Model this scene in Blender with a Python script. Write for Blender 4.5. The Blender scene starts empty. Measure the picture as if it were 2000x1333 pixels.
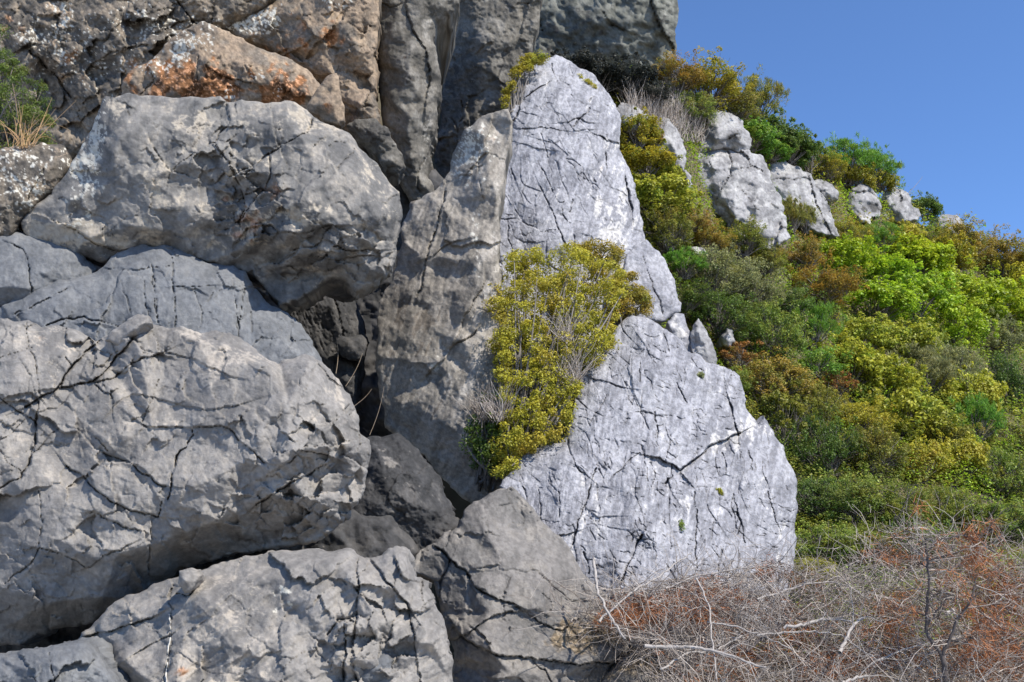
import bpy, math, random
import numpy as np
from mathutils import Vector
from mathutils.geometry import delaunay_2d_cdt

# ------------------------------------------------------------------ camera, sky, sun, exposure
sc = bpy.context.scene
COL = sc.collection
F_PX = 2000 * 35 / 36.0            # focal length in photo pixels (photo 2000 x 1333)
PITCH = math.radians(14.0)
CAM_Z = 1.6
cam_d = bpy.data.cameras.new('camera')
cam_d.lens = 35; cam_d.sensor_width = 36; cam_d.clip_start = 0.05; cam_d.clip_end = 6000
cam = bpy.data.objects.new('camera', cam_d); COL.objects.link(cam)
cam.location = (0, 0, CAM_Z); cam.rotation_euler = (math.radians(90) + PITCH, 0, 0)
sc.camera = cam

SUN = Vector((0.50, -0.42, 0.76)).normalized()
SUN_EL = math.asin(SUN.z); SUN_AZ = math.atan2(SUN.x, SUN.y)
world = bpy.data.worlds.new('World'); sc.world = world; world.use_nodes = True
wn = world.node_tree; wn.nodes.clear()
wo = wn.nodes.new('ShaderNodeOutputWorld'); wb = wn.nodes.new('ShaderNodeBackground')
ws = wn.nodes.new('ShaderNodeTexSky'); ws.sky_type = 'NISHITA'; ws.sun_disc = False
ws.sun_elevation = SUN_EL; ws.sun_rotation = SUN_AZ
ws.altitude = 2500; ws.air_density = 1.0; ws.dust_density = 0.0; ws.ozone_density = 9.0
wb.inputs['Strength'].default_value = 0.15
wn.links.new(ws.outputs[0], wb.inputs[0]); wn.links.new(wb.outputs[0], wo.inputs[0])
sun_d = bpy.data.lights.new('sun', 'SUN'); sun_d.energy = 4.2; sun_d.angle = math.radians(0.55)
sun_d.color = (1.0, 0.95, 0.87)
sun = bpy.data.objects.new('sun', sun_d); COL.objects.link(sun)
sun.rotation_euler = SUN.to_track_quat('Z', 'Y').to_euler(); sun.location = SUN * 60
vs = sc.view_settings
vs.view_transform = 'Standard'; vs.look = 'None'; vs.gamma = 1.0; vs.exposure = 0.7; vs.use_curve_mapping = False
sc.cycles.max_bounces = 6; sc.cycles.diffuse_bounces = 4; sc.cycles.transparent_max_bounces = 4
sc.cycles.use_denoising = True

# ------------------------------------------------------------------ projection: photo pixel + distance -> world
CP, SP = math.cos(PITCH), math.sin(PITCH)
def unproject(px, py, Y):
    xc = (np.asarray(px, float) - 1000.0) / F_PX; yc = (666.5 - np.asarray(py, float)) / F_PX
    t = Y / (CP - yc * SP)
    return np.stack([xc * t, Y + 0 * xc, CAM_Z + t * (SP + yc * CP)], -1)
def P(px, py, Y): return Vector(unproject(px, py, Y).tolist())

# ------------------------------------------------------------------ noise (numpy)
def _h(ix, iy, seed):
    n = (ix.astype(np.int64) * 374761393 + iy.astype(np.int64) * 668265263 + seed * 974711) & 0x7fffffff
    n = ((n ^ (n >> 13)) * 1274126177) & 0x7fffffff
    n = ((n ^ (n >> 15)) * 2246822519) & 0x7fffffff
    return ((n ^ (n >> 16)) & 0xffffff) / float(0xffffff)
def perlin(x, y, seed=0):
    xi = np.floor(x); yi = np.floor(y); xf = x - xi; yf = y - yi
    u = xf * xf * xf * (xf * (xf * 6 - 15) + 10); v = yf * yf * yf * (yf * (yf * 6 - 15) + 10)
    def g(ox, oy):
        a = _h(xi + ox, yi + oy, seed) * 6.28318
        return np.cos(a) * (xf - ox) + np.sin(a) * (yf - oy)
    a = g(0, 0) * (1 - u) + g(1, 0) * u; b = g(0, 1) * (1 - u) + g(1, 1) * u
    return (a * (1 - v) + b * v) * 1.5
def fbm(x, y, seed=0, o=4, gain=0.5):
    s = 0; a = 1.0
    for i in range(o):
        s = s + a * perlin(x * 2 ** i + 17.3 * i, y * 2 ** i - 9.1 * i, seed + i * 7); a *= gain
    return s
def perlin3(x, y, z, seed=0):
    xi = np.floor(x); yi = np.floor(y); zi = np.floor(z); xf = x - xi; yf = y - yi; zf = z - zi
    f = lambda t: t * t * t * (t * (t * 6 - 15) + 10)
    u, v, w = f(xf), f(yf), f(zf)
    def g(ox, oy, oz):
        q = _h(xi + ox + 57 * (zi + oz), yi + oy + 131 * (zi + oz), seed); a = q * 6.28318; c = ((q * 97.0) % 1.0) * 2 - 1; s = np.sqrt(1 - c * c)
        return np.cos(a) * s * (xf - ox) + np.sin(a) * s * (yf - oy) + c * (zf - oz)
    lo = (g(0,0,0) * (1 - u) + g(1,0,0) * u) * (1 - v) + (g(0,1,0) * (1 - u) + g(1,1,0) * u) * v
    hi = (g(0,0,1) * (1 - u) + g(1,0,1) * u) * (1 - v) + (g(0,1,1) * (1 - u) + g(1,1,1) * u) * v
    return (lo * (1 - w) + hi * w) * 1.5
def fbm3(x, y, z, seed=0, o=4, gain=0.5):
    s = 0; a = 1.0
    for i in range(o):
        s = s + a * perlin3(x * 2 ** i + 17.3 * i, y * 2 ** i - 9.1 * i, z * 2 ** i + 3.7 * i, seed + i * 7); a *= gain
    return s
def facet(x, y, seed=0):           # continuous noise made of flat triangular facets
    s = (x + y) * 0.366025; i = np.floor(x + s); j = np.floor(y + s)
    t = (i + j) * 0.211325; x0 = x - (i - t); y0 = y - (j - t)
    u = x0 + (x0 + y0) * 0.366025; v = y0 + (x0 + y0) * 0.366025
    a = _h(i, j, seed); c = _h(i + 1, j + 1, seed)
    lo = u > v
    b = np.where(lo, _h(i + 1, j, seed), _h(i, j + 1, seed))
    m = np.where(lo, u, v); n = np.where(lo, v, u)
    return (a * (1 - m) + b * (m - n) + c * n) * 2 - 1
def worley(x, y, seed=0):          # F1, F2, cell random, offset from the cell's seed point
    xi = np.floor(x); yi = np.floor(y)
    f1 = np.full(x.shape, 9.0); f2 = f1.copy(); cid = f1 * 0; dx = f1 * 0; dy = f1 * 0
    for ox in (-1, 0, 1):
        for oy in (-1, 0, 1):
            cx = xi + ox; cy = yi + oy
            ax = x - cx - _h(cx, cy, seed); ay = y - cy - _h(cx, cy, seed + 5); d = np.hypot(ax, ay)
            near = d < f1
            f2 = np.where(near, f1, np.minimum(f2, d)); cid = np.where(near, _h(cx, cy, seed + 11), cid); f1 = np.where(near, d, f1)
            dx = np.where(near, ax, dx); dy = np.where(near, ay, dy)
    return f1, f2, cid, dx, dy

# ------------------------------------------------------------------ mesh / object helpers
def mesh_from(name, v, loops, starts, smooth=True):
    me = bpy.data.meshes.new(name)
    v = np.asarray(v, np.float32); loops = np.asarray(loops, np.int32); starts = np.asarray(starts, np.int32)
    me.vertices.add(len(v)); me.vertices.foreach_set('co', v.ravel())
    me.loops.add(len(loops)); me.loops.foreach_set('vertex_index', loops)
    me.polygons.add(len(starts)); me.polygons.foreach_set('loop_start', starts)
    me.update(calc_edges=True)
    if smooth: me.polygons.foreach_set('use_smooth', np.ones(len(starts), bool))
    me.validate()
    return me
def mesh_polys(name, v, quads=None, tris=None, smooth=True):
    L = []; S = []; n = 0
    if quads is not None and len(quads):
        L.append(np.asarray(quads).ravel()); S.append(np.arange(len(quads)) * 4); n = len(quads) * 4
    if tris is not None and len(tris):
        L.append(np.asarray(tris).ravel()); S.append(np.arange(len(tris)) * 3 + n)
    return mesh_from(name, v, np.concatenate(L), np.concatenate(S), smooth)
def link(name, data, parent=None, mat=None, loc=None):
    o = bpy.data.objects.new(name, data); COL.objects.link(o)
    if loc is not None: o.location = loc
    if parent is not None: o.parent = parent
    if mat is not None and data is not None:
        data.materials.clear(); data.materials.append(mat)
    return o
def tag(o, label=None, cat=None, group=None, kind=None):
    if label: o['label'] = label
    if cat: o['category'] = cat
    if group: o['group'] = group
    if kind: o['kind'] = kind
    return o
class Tubes:                        # collects tapered round sticks into one mesh
    def __init__(s): s.v = []; s.q = []; s.n = 0
    def add(s, pts, r0, r1, sides=5, rough=0.0, rng=None):
        pts = np.asarray(pts, float); k = len(pts)
        tg = np.gradient(pts, axis=0); tg /= np.linalg.norm(tg, axis=1)[:, None] + 1e-9
        ref = np.array([0.13, 0.31, 0.94]); ref = ref if abs(tg[0] @ ref) < .9 else np.array([1.0, 0, 0])
        a = np.cross(tg, ref); a /= np.linalg.norm(a, axis=1)[:, None] + 1e-9
        b = np.cross(tg, a)
        rr = np.linspace(r0, r1, k)
        if rough and rng is not None: rr = rr * (1 + rough * (rng.random(k) - .5))
        th = np.arange(sides) * 2 * math.pi / sides
        ring = pts[:, None, :] + rr[:, None, None] * (np.cos(th)[None, :, None] * a[:, None, :] + np.sin(th)[None, :, None] * b[:, None, :])
        s.v.append(ring.reshape(-1, 3)); base = s.n
        i = np.arange(k - 1)[:, None] * sides + np.arange(sides)[None, :]
        j = np.arange(k - 1)[:, None] * sides + (np.arange(sides)[None, :] + 1) % sides
        s.q.append(np.stack([i, j, j + sides, i + sides], -1).reshape(-1, 4) + base)
        s.n += k * sides
    def mesh(s, name, origin=(0, 0, 0)):
        return mesh_polys(name, np.concatenate(s.v) - np.asarray(origin), np.concatenate(s.q))
# ------------------------------------------------------------------ materials
def new_mat(name):
    m = bpy.data.materials.new(name); m.use_nodes = True
    nt = m.node_tree; nt.nodes.clear()
    return m, nt, nt.nodes, nt.links
def rock_mat(name, c1, c2, c3, pale=(.55, .53, .48), rust=(.30, .13, .045), dark=(.045, .042, .038), speck=0.3, bump=0.5, mott=.35):
    """weathered stone: c1 main, c2 cloudy second tone, c3 mottling; mesh attributes carry where lichen, rust, calcite, crust and dark hollows lie"""
    m, nt, N, L = new_mat(name)
    out = N.new('ShaderNodeOutputMaterial'); bs = N.new('ShaderNodeBsdfPrincipled')
    bs.inputs['Roughness'].default_value = .9; bs.inputs['Specular IOR Level'].default_value = .2
    L.new(bs.outputs[0], out.inputs[0])
    tc = N.new('ShaderNodeTexCoord')
    def attr(nm):
        at = N.new('ShaderNodeAttribute'); at.attribute_name = nm; sp = N.new('ShaderNodeSeparateColor'); L.new(at.outputs['Color'], sp.inputs[0])
        return sp.outputs[0], sp.outputs[1], sp.outputs[2], at.outputs['Alpha']
    lich, rst, pal, drk = attr('mask'); t1, t2, vein, t3 = attr('tone')
    def noise(s, d, r):
        n = N.new('ShaderNodeTexNoise'); n.inputs['Scale'].default_value = s; n.inputs['Detail'].default_value = d
        n.inputs['Roughness'].default_value = r; L.new(tc.outputs['Object'], n.inputs['Vector']); return n.outputs['Fac']
    def ramp(src, a, b, lo=0.0, hi=1.0):
        r = N.new('ShaderNodeMapRange'); r.interpolation_type = 'SMOOTHSTEP'
        for k, q in (('From Min', a), ('From Max', b), ('To Min', lo), ('To Max', hi)): r.inputs[k].default_value = q
        L.new(src, r.inputs['Value']); return r.outputs[0]
    def mix(fac, a, b):
        n = N.new('ShaderNodeMix'); n.data_type = 'RGBA'; L.new(fac, n.inputs[0])
        for i, q in ((6, a), (7, b)):
            if isinstance(q, tuple): n.inputs[i].default_value = (*q[:3], 1)
            else: L.new(q, n.inputs[i])
        return n.outputs[2]
    fin = noise(55, 4, .75)
    col = mix(ramp(t1, .25, .75), c1, c2)
    col = mix(ramp(t2, .45, .95), col, c3)
    col = mix(ramp(t2, .08, .40, mott, 0), col, tuple(x * .66 for x in c2))
    col = mix(ramp(vein, .2, 1, 0, .6), col, pale)
    col = mix(ramp(pal, 0, 1, 0, .85), col, pale)
    col = mix(ramp(drk, 0, 1, 0, .85), col, dark)
    rcol = mix(ramp(t2, .35, .6), tuple(x * .42 for x in rust), rust)
    rcol = mix(ramp(t3, .55, .85), rcol, tuple(min(1, x * 1.5 + .05) for x in rust))
    col = mix(ramp(rst, 0, 1, 0, .92), col, rcol)
    col = mix(lich, col, (.46, .435, .37))
    gv = N.new('ShaderNodeMath'); gv.operation = 'MULTIPLY'; L.new(ramp(t3, .1, .9, 1 - speck * .6, 1 + speck * .6), gv.inputs[0]); L.new(ramp(fin, .25, .75, 1 - speck * .4, 1 + speck * .4), gv.inputs[1])
    hs = N.new('ShaderNodeHueSaturation'); L.new(col, hs.inputs['Color']); L.new(gv.outputs[0], hs.inputs['Value'])
    L.new(hs.outputs[0], bs.inputs['Base Color'])
    bp = N.new('ShaderNodeBump'); bp.inputs['Strength'].default_value = bump; bp.inputs['Distance'].default_value = .02
    L.new(fin, bp.inputs['Height']); L.new(bp.outputs[0], bs.inputs['Normal'])
    return m
def leaf_mat(name, c, tip, accent=(.3, .3, .05), trans=.42, rough=.5):
    m, nt, N, L = new_mat(name)
    out = N.new('ShaderNodeOutputMaterial'); bs = N.new('ShaderNodeBsdfPrincipled'); tr = N.new('ShaderNodeBsdfTranslucent')
    mx = N.new('ShaderNodeMixShader'); mx.inputs[0].default_value = trans
    at = N.new('ShaderNodeAttribute'); at.attribute_name = 'tip'
    geo = N.new('ShaderNodeNewGeometry'); oi = N.new('ShaderNodeObjectInfo')
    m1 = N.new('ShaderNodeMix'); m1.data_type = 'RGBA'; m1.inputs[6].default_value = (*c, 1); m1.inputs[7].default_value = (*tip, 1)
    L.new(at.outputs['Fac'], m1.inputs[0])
    tcn = N.new('ShaderNodeTexCoord'); nz = N.new('ShaderNodeTexNoise'); nz.inputs['Scale'].default_value = 2.3; nz.inputs['Detail'].default_value = 3
    L.new(tcn.outputs['Object'], nz.inputs['Vector']); ar = N.new('ShaderNodeMapRange'); ar.inputs['From Min'].default_value = .50; ar.inputs['From Max'].default_value = .66
    ar.inputs['To Max'].default_value = .8; L.new(nz.outputs['Fac'], ar.inputs['Value'])
    m2 = N.new('ShaderNodeMix'); m2.data_type = 'RGBA'; m2.inputs[7].default_value = (*accent, 1); L.new(ar.outputs[0], m2.inputs[0]); L.new(m1.outputs[2], m2.inputs[6])
    hs = N.new('ShaderNodeHueSaturation'); L.new(m2.outputs[2], hs.inputs['Color'])
    v = N.new('ShaderNodeMapRange'); v.inputs['To Min'].default_value = .55; v.inputs['To Max'].default_value = 1.4
    L.new(geo.outputs['Random Per Island'], v.inputs['Value']); L.new(v.outputs[0], hs.inputs['Value'])
    h = N.new('ShaderNodeMapRange'); h.inputs['To Min'].default_value = .485; h.inputs['To Max'].default_value = .515
    L.new(oi.outputs['Random'], h.inputs['Value']); L.new(h.outputs[0], hs.inputs['Hue'])
    L.new(hs.outputs[0], bs.inputs['Base Color']); L.new(hs.outputs[0], tr.inputs['Color'])
    bs.inputs['Roughness'].default_value = rough; bs.inputs['Specular IOR Level'].default_value = .35
    L.new(bs.outputs[0], mx.inputs[1]); L.new(tr.outputs[0], mx.inputs[2]); L.new(mx.outputs[0], out.inputs[0])
    return m
def plain_mat(name, c, c2, scale=20, rough=.85, bump=.3):
    m, nt, N, L = new_mat(name)
    out = N.new('ShaderNodeOutputMaterial'); bs = N.new('ShaderNodeBsdfPrincipled')
    tc = N.new('ShaderNodeTexCoord'); n = N.new('ShaderNodeTexNoise'); n.inputs['Scale'].default_value = scale; n.inputs['Detail'].default_value = 6
    L.new(tc.outputs['Object'], n.inputs['Vector'])
    geo = N.new('ShaderNodeNewGeometry')
    ad = N.new('ShaderNodeMath'); ad.operation = 'ADD'; L.new(n.outputs['Fac'], ad.inputs[0])
    s2 = N.new('ShaderNodeMath'); s2.operation = 'MULTIPLY_ADD'; s2.inputs[1].default_value = .8; s2.inputs[2].default_value = -.4
    L.new(geo.outputs['Random Per Island'], s2.inputs[0]); L.new(s2.outputs[0], ad.inputs[1])
    mx = N.new('ShaderNodeMix'); mx.data_type = 'RGBA'; mx.inputs[6].default_value = (*c, 1); mx.inputs[7].default_value = (*c2, 1)
    L.new(ad.outputs[0], mx.inputs[0]); L.new(mx.outputs[2], bs.inputs['Base Color'])
    bs.inputs['Roughness'].default_value = rough; bs.inputs['Specular IOR Level'].default_value = .2
    bp = N.new('ShaderNodeBump'); bp.inputs['Strength'].default_value = bump; bp.inputs['Distance'].default_value = .01
    L.new(n.outputs['Fac'], bp.inputs['Height']); L.new(bp.outputs[0], bs.inputs['Normal'])
    L.new(bs.outputs[0], out.inputs[0])
    return m

M_GREY = rock_mat('grey_boulder_stone', (.235, .218, .197), (.19, .177, .161), (.265, .242, .213), pale=(.36, .315, .26), speck=.2)
M_GREYB = rock_mat('blue_grey_stone', (.155, .158, .161), (.13, .133, .136), (.172, .173, .172), pale=(.21, .205, .195), speck=.2)
M_OVER = rock_mat('patched_grey_stone', (.205, .192, .173), (.137, .131, .122), (.255, .232, .20), pale=(.37, .32, .25), rust=(.20, .118, .075), speck=.22, mott=.45)
M_WHITE = rock_mat('pale_limestone', (.31, .304, .318), (.25, .246, .26), (.35, .343, .352), pale=(.48, .455, .425), rust=(.40, .25, .12), dark=(.14, .138, .145), speck=.32, bump=.8, mott=.5)
M_WHITE2 = rock_mat('ridge_limestone', (.30, .29, .285), (.225, .217, .212), (.34, .33, .315), pale=(.45, .425, .385), speck=.3, bump=.6, mott=.6)
M_BROWN = rock_mat('brown_cliff_stone', (.165, .138, .106), (.115, .10, .082), (.22, .178, .132), pale=(.34, .255, .175), rust=(.24, .13, .065), dark=(.05, .044, .038), speck=.4, mott=.7)
M_SLAB = rock_mat('streaked_brown_slab_stone', (.27, .24, .20), (.215, .193, .162), (.30, .27, .23), pale=(.38, .345, .295), dark=(.12, .10, .078), speck=.3, mott=.45)
M_TAN = rock_mat('tan_cliff_stone', (.25, .187, .13), (.18, .148, .113), (.29, .217, .147), pale=(.33, .265, .20), rust=(.26, .115, .044), speck=.35, mott=.6)
M_COL = rock_mat('olive_grey_stone', (.155, .139, .113), (.112, .102, .085), (.20, .183, .155), pale=(.26, .24, .207), speck=.28, mott=.6)
M_FAR = rock_mat('far_cliff_stone', (.145, .145, .12), (.105, .105, .087), (.185, .182, .153), pale=(.24, .235, .20), speck=.3, mott=.6)
M_LOW = rock_mat('brownish_ground_slab_stone', (.185, .17, .154), (.15, .14, .128), (.215, .195, .17), pale=(.27, .24, .20), rust=(.18, .135, .083), speck=.25)
M_SHADEROCK = rock_mat('crevice_shade_stone', (.065, .063, .062), (.043, .042, .041), (.085, .08, .075), pale=(.19, .172, .15), speck=.25)  # shade of the gaps is darkened into this stone colour

LEAF = {
 'lime':   leaf_mat('lime_green_leaf', (.21, .34, .014), (.48, .60, .035), accent=(.38, .42, .03)),
 'golden': leaf_mat('golden_olive_leaf', (.26, .28, .027), (.54, .52, .055), accent=(.24, .33, .035)),
 'yellow': leaf_mat('yellow_green_leaf', (.31, .32, .028), (.60, .56, .06), accent=(.42, .34, .045)),
 'orange': leaf_mat('orange_brown_leaf', (.25, .19, .03), (.46, .29, .045), accent=(.24, .27, .04)),
 'ochre':  leaf_mat('ochre_leaf', (.26, .23, .022), (.50, .40, .037), accent=(.22, .28, .03)),
 'olive':  leaf_mat('dark_olive_leaf', (.15, .175, .026), (.36, .35, .055), accent=(.32, .25, .045)),
 'dark':   leaf_mat('dark_green_leaf', (.07, .125, .022), (.19, .26, .045), accent=(.20, .22, .04)),
 'green':  leaf_mat('fresh_green_leaf', (.10, .22, .022), (.25, .43, .05), accent=(.30, .36, .04)),
 'grey':   leaf_mat('grey_green_leaf', (.19, .21, .085), (.40, .40, .16), accent=(.32, .31, .08)),
 'mixed':  leaf_mat('mixed_green_leaf', (.13, .20, .028), (.34, .38, .065), accent=(.32, .28, .045)),
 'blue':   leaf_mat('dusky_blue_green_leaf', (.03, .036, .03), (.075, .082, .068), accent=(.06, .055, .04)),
 'rust':   leaf_mat('russet_leaf', (.26, .14, .035), (.48, .23, .06), accent=(.24, .24, .04)),
}
M_TWIG = plain_mat('grey_twig_bark', (.075, .052, .04), (.58, .51, .44), 30)
M_TWIGW = plain_mat('bleached_branch_bark', (.22, .195, .175), (.44, .40, .36), 35)
M_BARKD = plain_mat('dark_branch_bark', (.05, .04, .037), (.13, .11, .10), 30)
M_STEM = plain_mat('shrub_stem_bark', (.10, .085, .07), (.22, .20, .18), 30)
M_NEEDLE = plain_mat('dead_orange_needles', (.20, .075, .03), (.42, .17, .07), 8)
M_DRY = plain_mat('dry_grass', (.30, .22, .14), (.45, .36, .27), 10)
M_STRAW = plain_mat('straw_blade', (.42, .22, .09), (.50, .36, .20), 5)
# ------------------------------------------------------------------ rock builder
def rough_line(pts, amp, rng, rounds=3, closed=False, maxamp=5.0):
    p = np.asarray(pts, float)
    for r in range(rounds):
        q = np.concatenate([p, p[:1]]) if closed else p
        d = q[1:] - q[:-1]; ln = np.hypot(d[:, 0], d[:, 1])
        nrm = np.stack([-d[:, 1], d[:, 0]], -1) / (ln[:, None] + 1e-9)
        off = np.clip(ln * amp * rng.normal(0, 1, len(ln)), -maxamp, maxamp)
        mid = (q[1:] + q[:-1]) / 2 + nrm * off[:, None]
        mid = np.where(ln[:, None] < 5, (q[1:] + q[:-1]) / 2, mid)
        n = np.empty((len(q) + len(mid), 2)); n[0::2] = q; n[1::2] = mid
        p = n[:-1] if closed else n
    return p
def seg_dist(X, Y, line, closed=False):
    q = np.concatenate([line, line[:1]]) if closed else line
    best = np.full(X.shape, 1e9); bx = X.copy(); by = Y.copy(); side = np.zeros(X.shape)
    for (ax, ay), (cx, cy) in zip(q[:-1], q[1:]):
        dx, dy = cx - ax, cy - ay; l2 = dx * dx + dy * dy + 1e-9
        t = np.clip(((X - ax) * dx + (Y - ay) * dy) / l2, 0, 1)
        nx, ny = ax + t * dx, ay + t * dy
        d = (X - nx) ** 2 + (Y - ny) ** 2
        m = d < best
        best = np.where(m, d, best); bx = np.where(m, nx, bx); by = np.where(m, ny, by)
        side = np.where(m, np.sign((X - ax) * dy - (Y - ay) * dx), side)
    return np.sqrt(best), bx, by, side
def inside(X, Y, poly):
    c = np.zeros(X.shape, bool); q = np.concatenate([poly, poly[:1]])
    for (ax, ay), (bx, by) in zip(q[:-1], q[1:]):
        if ay == by: continue
        c ^= ((ay > Y) != (by > Y)) & (X < (bx - ax) * (Y - ay) / (by - ay) + ax)
    return c
def tri_interp(X, Y, pts, vals, edges, fallback):
    vv, ee, ff, *_ = delaunay_2d_cdt([Vector(p) for p in pts], edges, [], 0, 1e-4)
    vv = np.array([[a.x, a.y] for a in vv]); src = np.asarray(pts)
    idx = [int(np.argmin((src[:, 0] - a) ** 2 + (src[:, 1] - b) ** 2)) for a, b in vv]
    val = np.asarray(vals)[idx]; H = np.full(X.shape, fallback, float)
    for f in ff:
        a, b, c = vv[f[0]], vv[f[1]], vv[f[2]]
        det = (b[1] - c[1]) * (a[0] - c[0]) + (c[0] - b[0]) * (a[1] - c[1])
        if abs(det) < 1e-9: continue
        w0 = ((b[1] - c[1]) * (X - c[0]) + (c[0] - b[0]) * (Y - c[1])) / det
        w1 = ((c[1] - a[1]) * (X - c[0]) + (a[0] - c[0]) * (Y - c[1])) / det
        w2 = 1 - w0 - w1
        m = (w0 >= -1e-6) & (w1 >= -1e-6) & (w2 >= -1e-6)
        H[m] = (w0 * val[f[0]] + w1 * val[f[1]] + w2 * val[f[2]])[m]
    return H
def blur(H, k):
    if k < 1: return H
    for ax in (0, 1):
        pad = [(0, 0), (0, 0)]; pad[ax] = (k + 1, k)
        c = np.cumsum(np.pad(H, pad, mode='edge'), axis=ax)
        H = (np.take(c, range(2 * k + 1, c.shape[ax]), axis=ax) - np.take(c, range(0, c.shape[ax] - 2 * k - 1), axis=ax)) / (2 * k + 1)
    return H
ROCKS = {}; SURF = {}
def surf_depth(seed, px, py):
    g, h, D = SURF[seed]; return float(D[min(max(np.searchsorted(h, py), 0), len(h) - 1), min(max(np.searchsorted(g, px), 0), len(g) - 1)])
def rock(name, outline, Y, mat, label=None, cat='boulder', group=None, parent=None, gx=0.0, gz=0.0, ctrl=(), bulge=.3,
         edge=(30, .25), thick=1.2, step=2.0, seed=1, big=(.5, .05), small=(.13, .012), rough=(.25, .02), cracks=(), zones=(), chips=None, net=None,
         strokes=None, streak=None, mask=(), jag=.07, soft=1, tilt=.18, pale_bias=0.0, origin=None):
    """one stone: a traced outline given its own distance, lean, thickness and relief (metres); everything is mesh"""
    rng = np.random.default_rng(seed); mpp = Y / F_PX
    ol = rough_line(outline, jag, rng, 3, True)
    x0, y0 = ol.min(0) - step; x1, y1 = ol.max(0) + step
    gxs = np.arange(x0, x1 + step, step); gys = np.arange(y0, y1 + step, step)
    X, Yp = np.meshgrid(gxs, gys)
    ins = inside(X, Yp, ol)
    near = ins.copy()
    for ax in (0, 1):
        for s in (1, -1): near |= np.roll(ins, s, ax)
    near |= np.roll(np.roll(ins, 1, 0), 1, 1) | np.roll(np.roll(ins, -1, 0), 1, 1) | np.roll(np.roll(ins, 1, 0), -1, 1) | np.roll(np.roll(ins, -1, 0), -1, 1)
    d = np.zeros(X.shape); bx = X.copy(); by = Yp.copy()
    dd, bxx, byy, _ = seg_dist(X[near], Yp[near], ol, True)
    d[near] = np.where(ins[near], dd, 0)
    snap = near & ~ins
    t = np.zeros(X.shape, bool); t[near] = True
    bx[near] = bxx; by[near] = byy
    X = np.where(snap, bx, X); Yp = np.where(snap, by, Yp)
    cx, cy = (x0 + x1) / 2, (y0 + y1) / 2
    if chips is None and net: chips = [(q[0], tilt, q[3] * 1.6, q[1] * .7, q[2] * 1.0) for q in net]
    mx, my = X * mpp, Yp * mpp
    wx = X + 7 * fbm(mx * 2.2, my * 2.2, seed + 3, 4); wy = Yp + 7 * fbm(mx * 2.2, my * 2.2, seed + 9, 3)
    if len(ctrl):
        o = np.asarray(outline, float)
        pts = [tuple(p) for p in o] + [(c[0], c[1]) for c in ctrl]; vals = [0.0] * len(o) + [c[2] for c in ctrl]
        n = len(o); H = tri_interp(wx, wy, pts, vals, [(i, (i + 1) % n) for i in range(n)], 0.0)
        H = blur(H, soft)
    else:
        r = max(12.0, min(x1 - x0, y1 - y0) * .45); q = np.clip(d / r, 0, 1)
        H = bulge * (1 - (1 - q) ** 2) ** .7
    q = np.clip(d / edge[0], 0, 1); er = np.sqrt(1 - (1 - q) ** 2); H = H + edge[1] * er
    ex = mx + .07 * fbm(mx * 3, my * 3, seed + 21, 3); ey = my + .07 * fbm(mx * 3, my * 3, seed + 22, 3)
    H = H + big[1] * facet(ex / big[0], ey / big[0], seed + 31) * (.4 + .6 * er)
    H = H + .6 * big[1] * facet(ex / big[0] * 2.1 + 4, ey / big[0] * 2.1, seed + 32)
    H = H + small[1] * facet(mx / small[0] + .5 * fbm(mx * 7, my * 7, seed + 23, 2), my / small[0], seed + 33)
    rn = fbm(mx / rough[0], my / rough[0], seed + 41, 3, .5)
    H = H + rough[1] * (rn + .35 * (1 - 2 * np.abs(fbm(mx / rough[0] * 2.3, my / rough[0] * 2.3, seed + 42, 4, .55))) + .10 * fbm(mx / rough[0] * 9, my / rough[0] * 9, seed + 43, 3, .65))
    if streak:
        a, stretch, size_s, amp = streak; ca, sa = math.cos(a), math.sin(a)
        u = (mx * ca + my * sa) / (size_s * stretch); v = (-mx * sa + my * ca) / size_s
        n = fbm(u, v, seed + 51, 4, .6); H = H + amp * (1 - 2 * np.abs(n))
    edgecell = np.full(X.shape, 9.0)
    for (size, tilt, cell, width, depth) in (chips or ()):       # broken plates: each with its own tilt and height, thin joints between
        wn = .16 * size
        nx_ = (mx + wn * fbm(mx / size * 1.6, my / size * 1.6, seed + 61, 4)) / size
        ny_ = (my + wn * fbm(mx / size * 1.6, my / size * 1.6, seed + 62, 4)) / size
        f1, f2, cid, dx, dy = worley(nx_, ny_, seed + int(size * 100))
        an = cid * 37.7; on = np.clip(.55 + 1.3 * fbm(mx / size * .45, my / size * .45, seed + 63, 2), .12, 1)
        H = H + on * ((np.cos(an) * dx + np.sin(an) * dy) * tilt * size + cell * (cid - .5))
        g = (f2 - f1) * size / (mpp * width); keep = np.clip(.2 + 2.0 * fbm(mx / size * .8, my / size * .8, seed + 64, 2), 0, 1)
        H = H - depth * np.clip(1 - g, 0, 1) * keep
        edgecell = np.minimum(edgecell, (f2 - f1))
    for (zx, zy, rx_, ry_, size, tilt, cell) in zones:             # shattered patches
        wz = np.clip((1.35 - np.hypot((X - zx) / rx_, (Yp - zy) / ry_) - .3 * fbm(mx * 4, my * 4, seed + 65, 2)) * 2.2, 0, 1)
        wz[~near] = 0
        f1, f2, cid, dx, dy = worley((mx + .12 * size * fbm(mx / size * 2, my / size * 2, seed + 66, 3)) / size, (my + .12 * size * fbm(mx / size * 2, my / size * 2, seed + 67, 3)) / size * 1.25, seed + int(zx))
        an = cid * 37.7; g = (f2 - f1) * size / (mpp * 1.6)
        H = H + wz * ((np.cos(an) * dx + np.sin(an) * dy) * tilt * size + cell * (cid - .5) - .025 * np.clip(1 - g, 0, 1) * (cid > .3))
    jit = 1.3 * perlin(X / 7.0, Yp / 7.0, seed + 81)
    wv = perlin(X / 26.0, Yp / 26.0, seed + 82)
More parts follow.
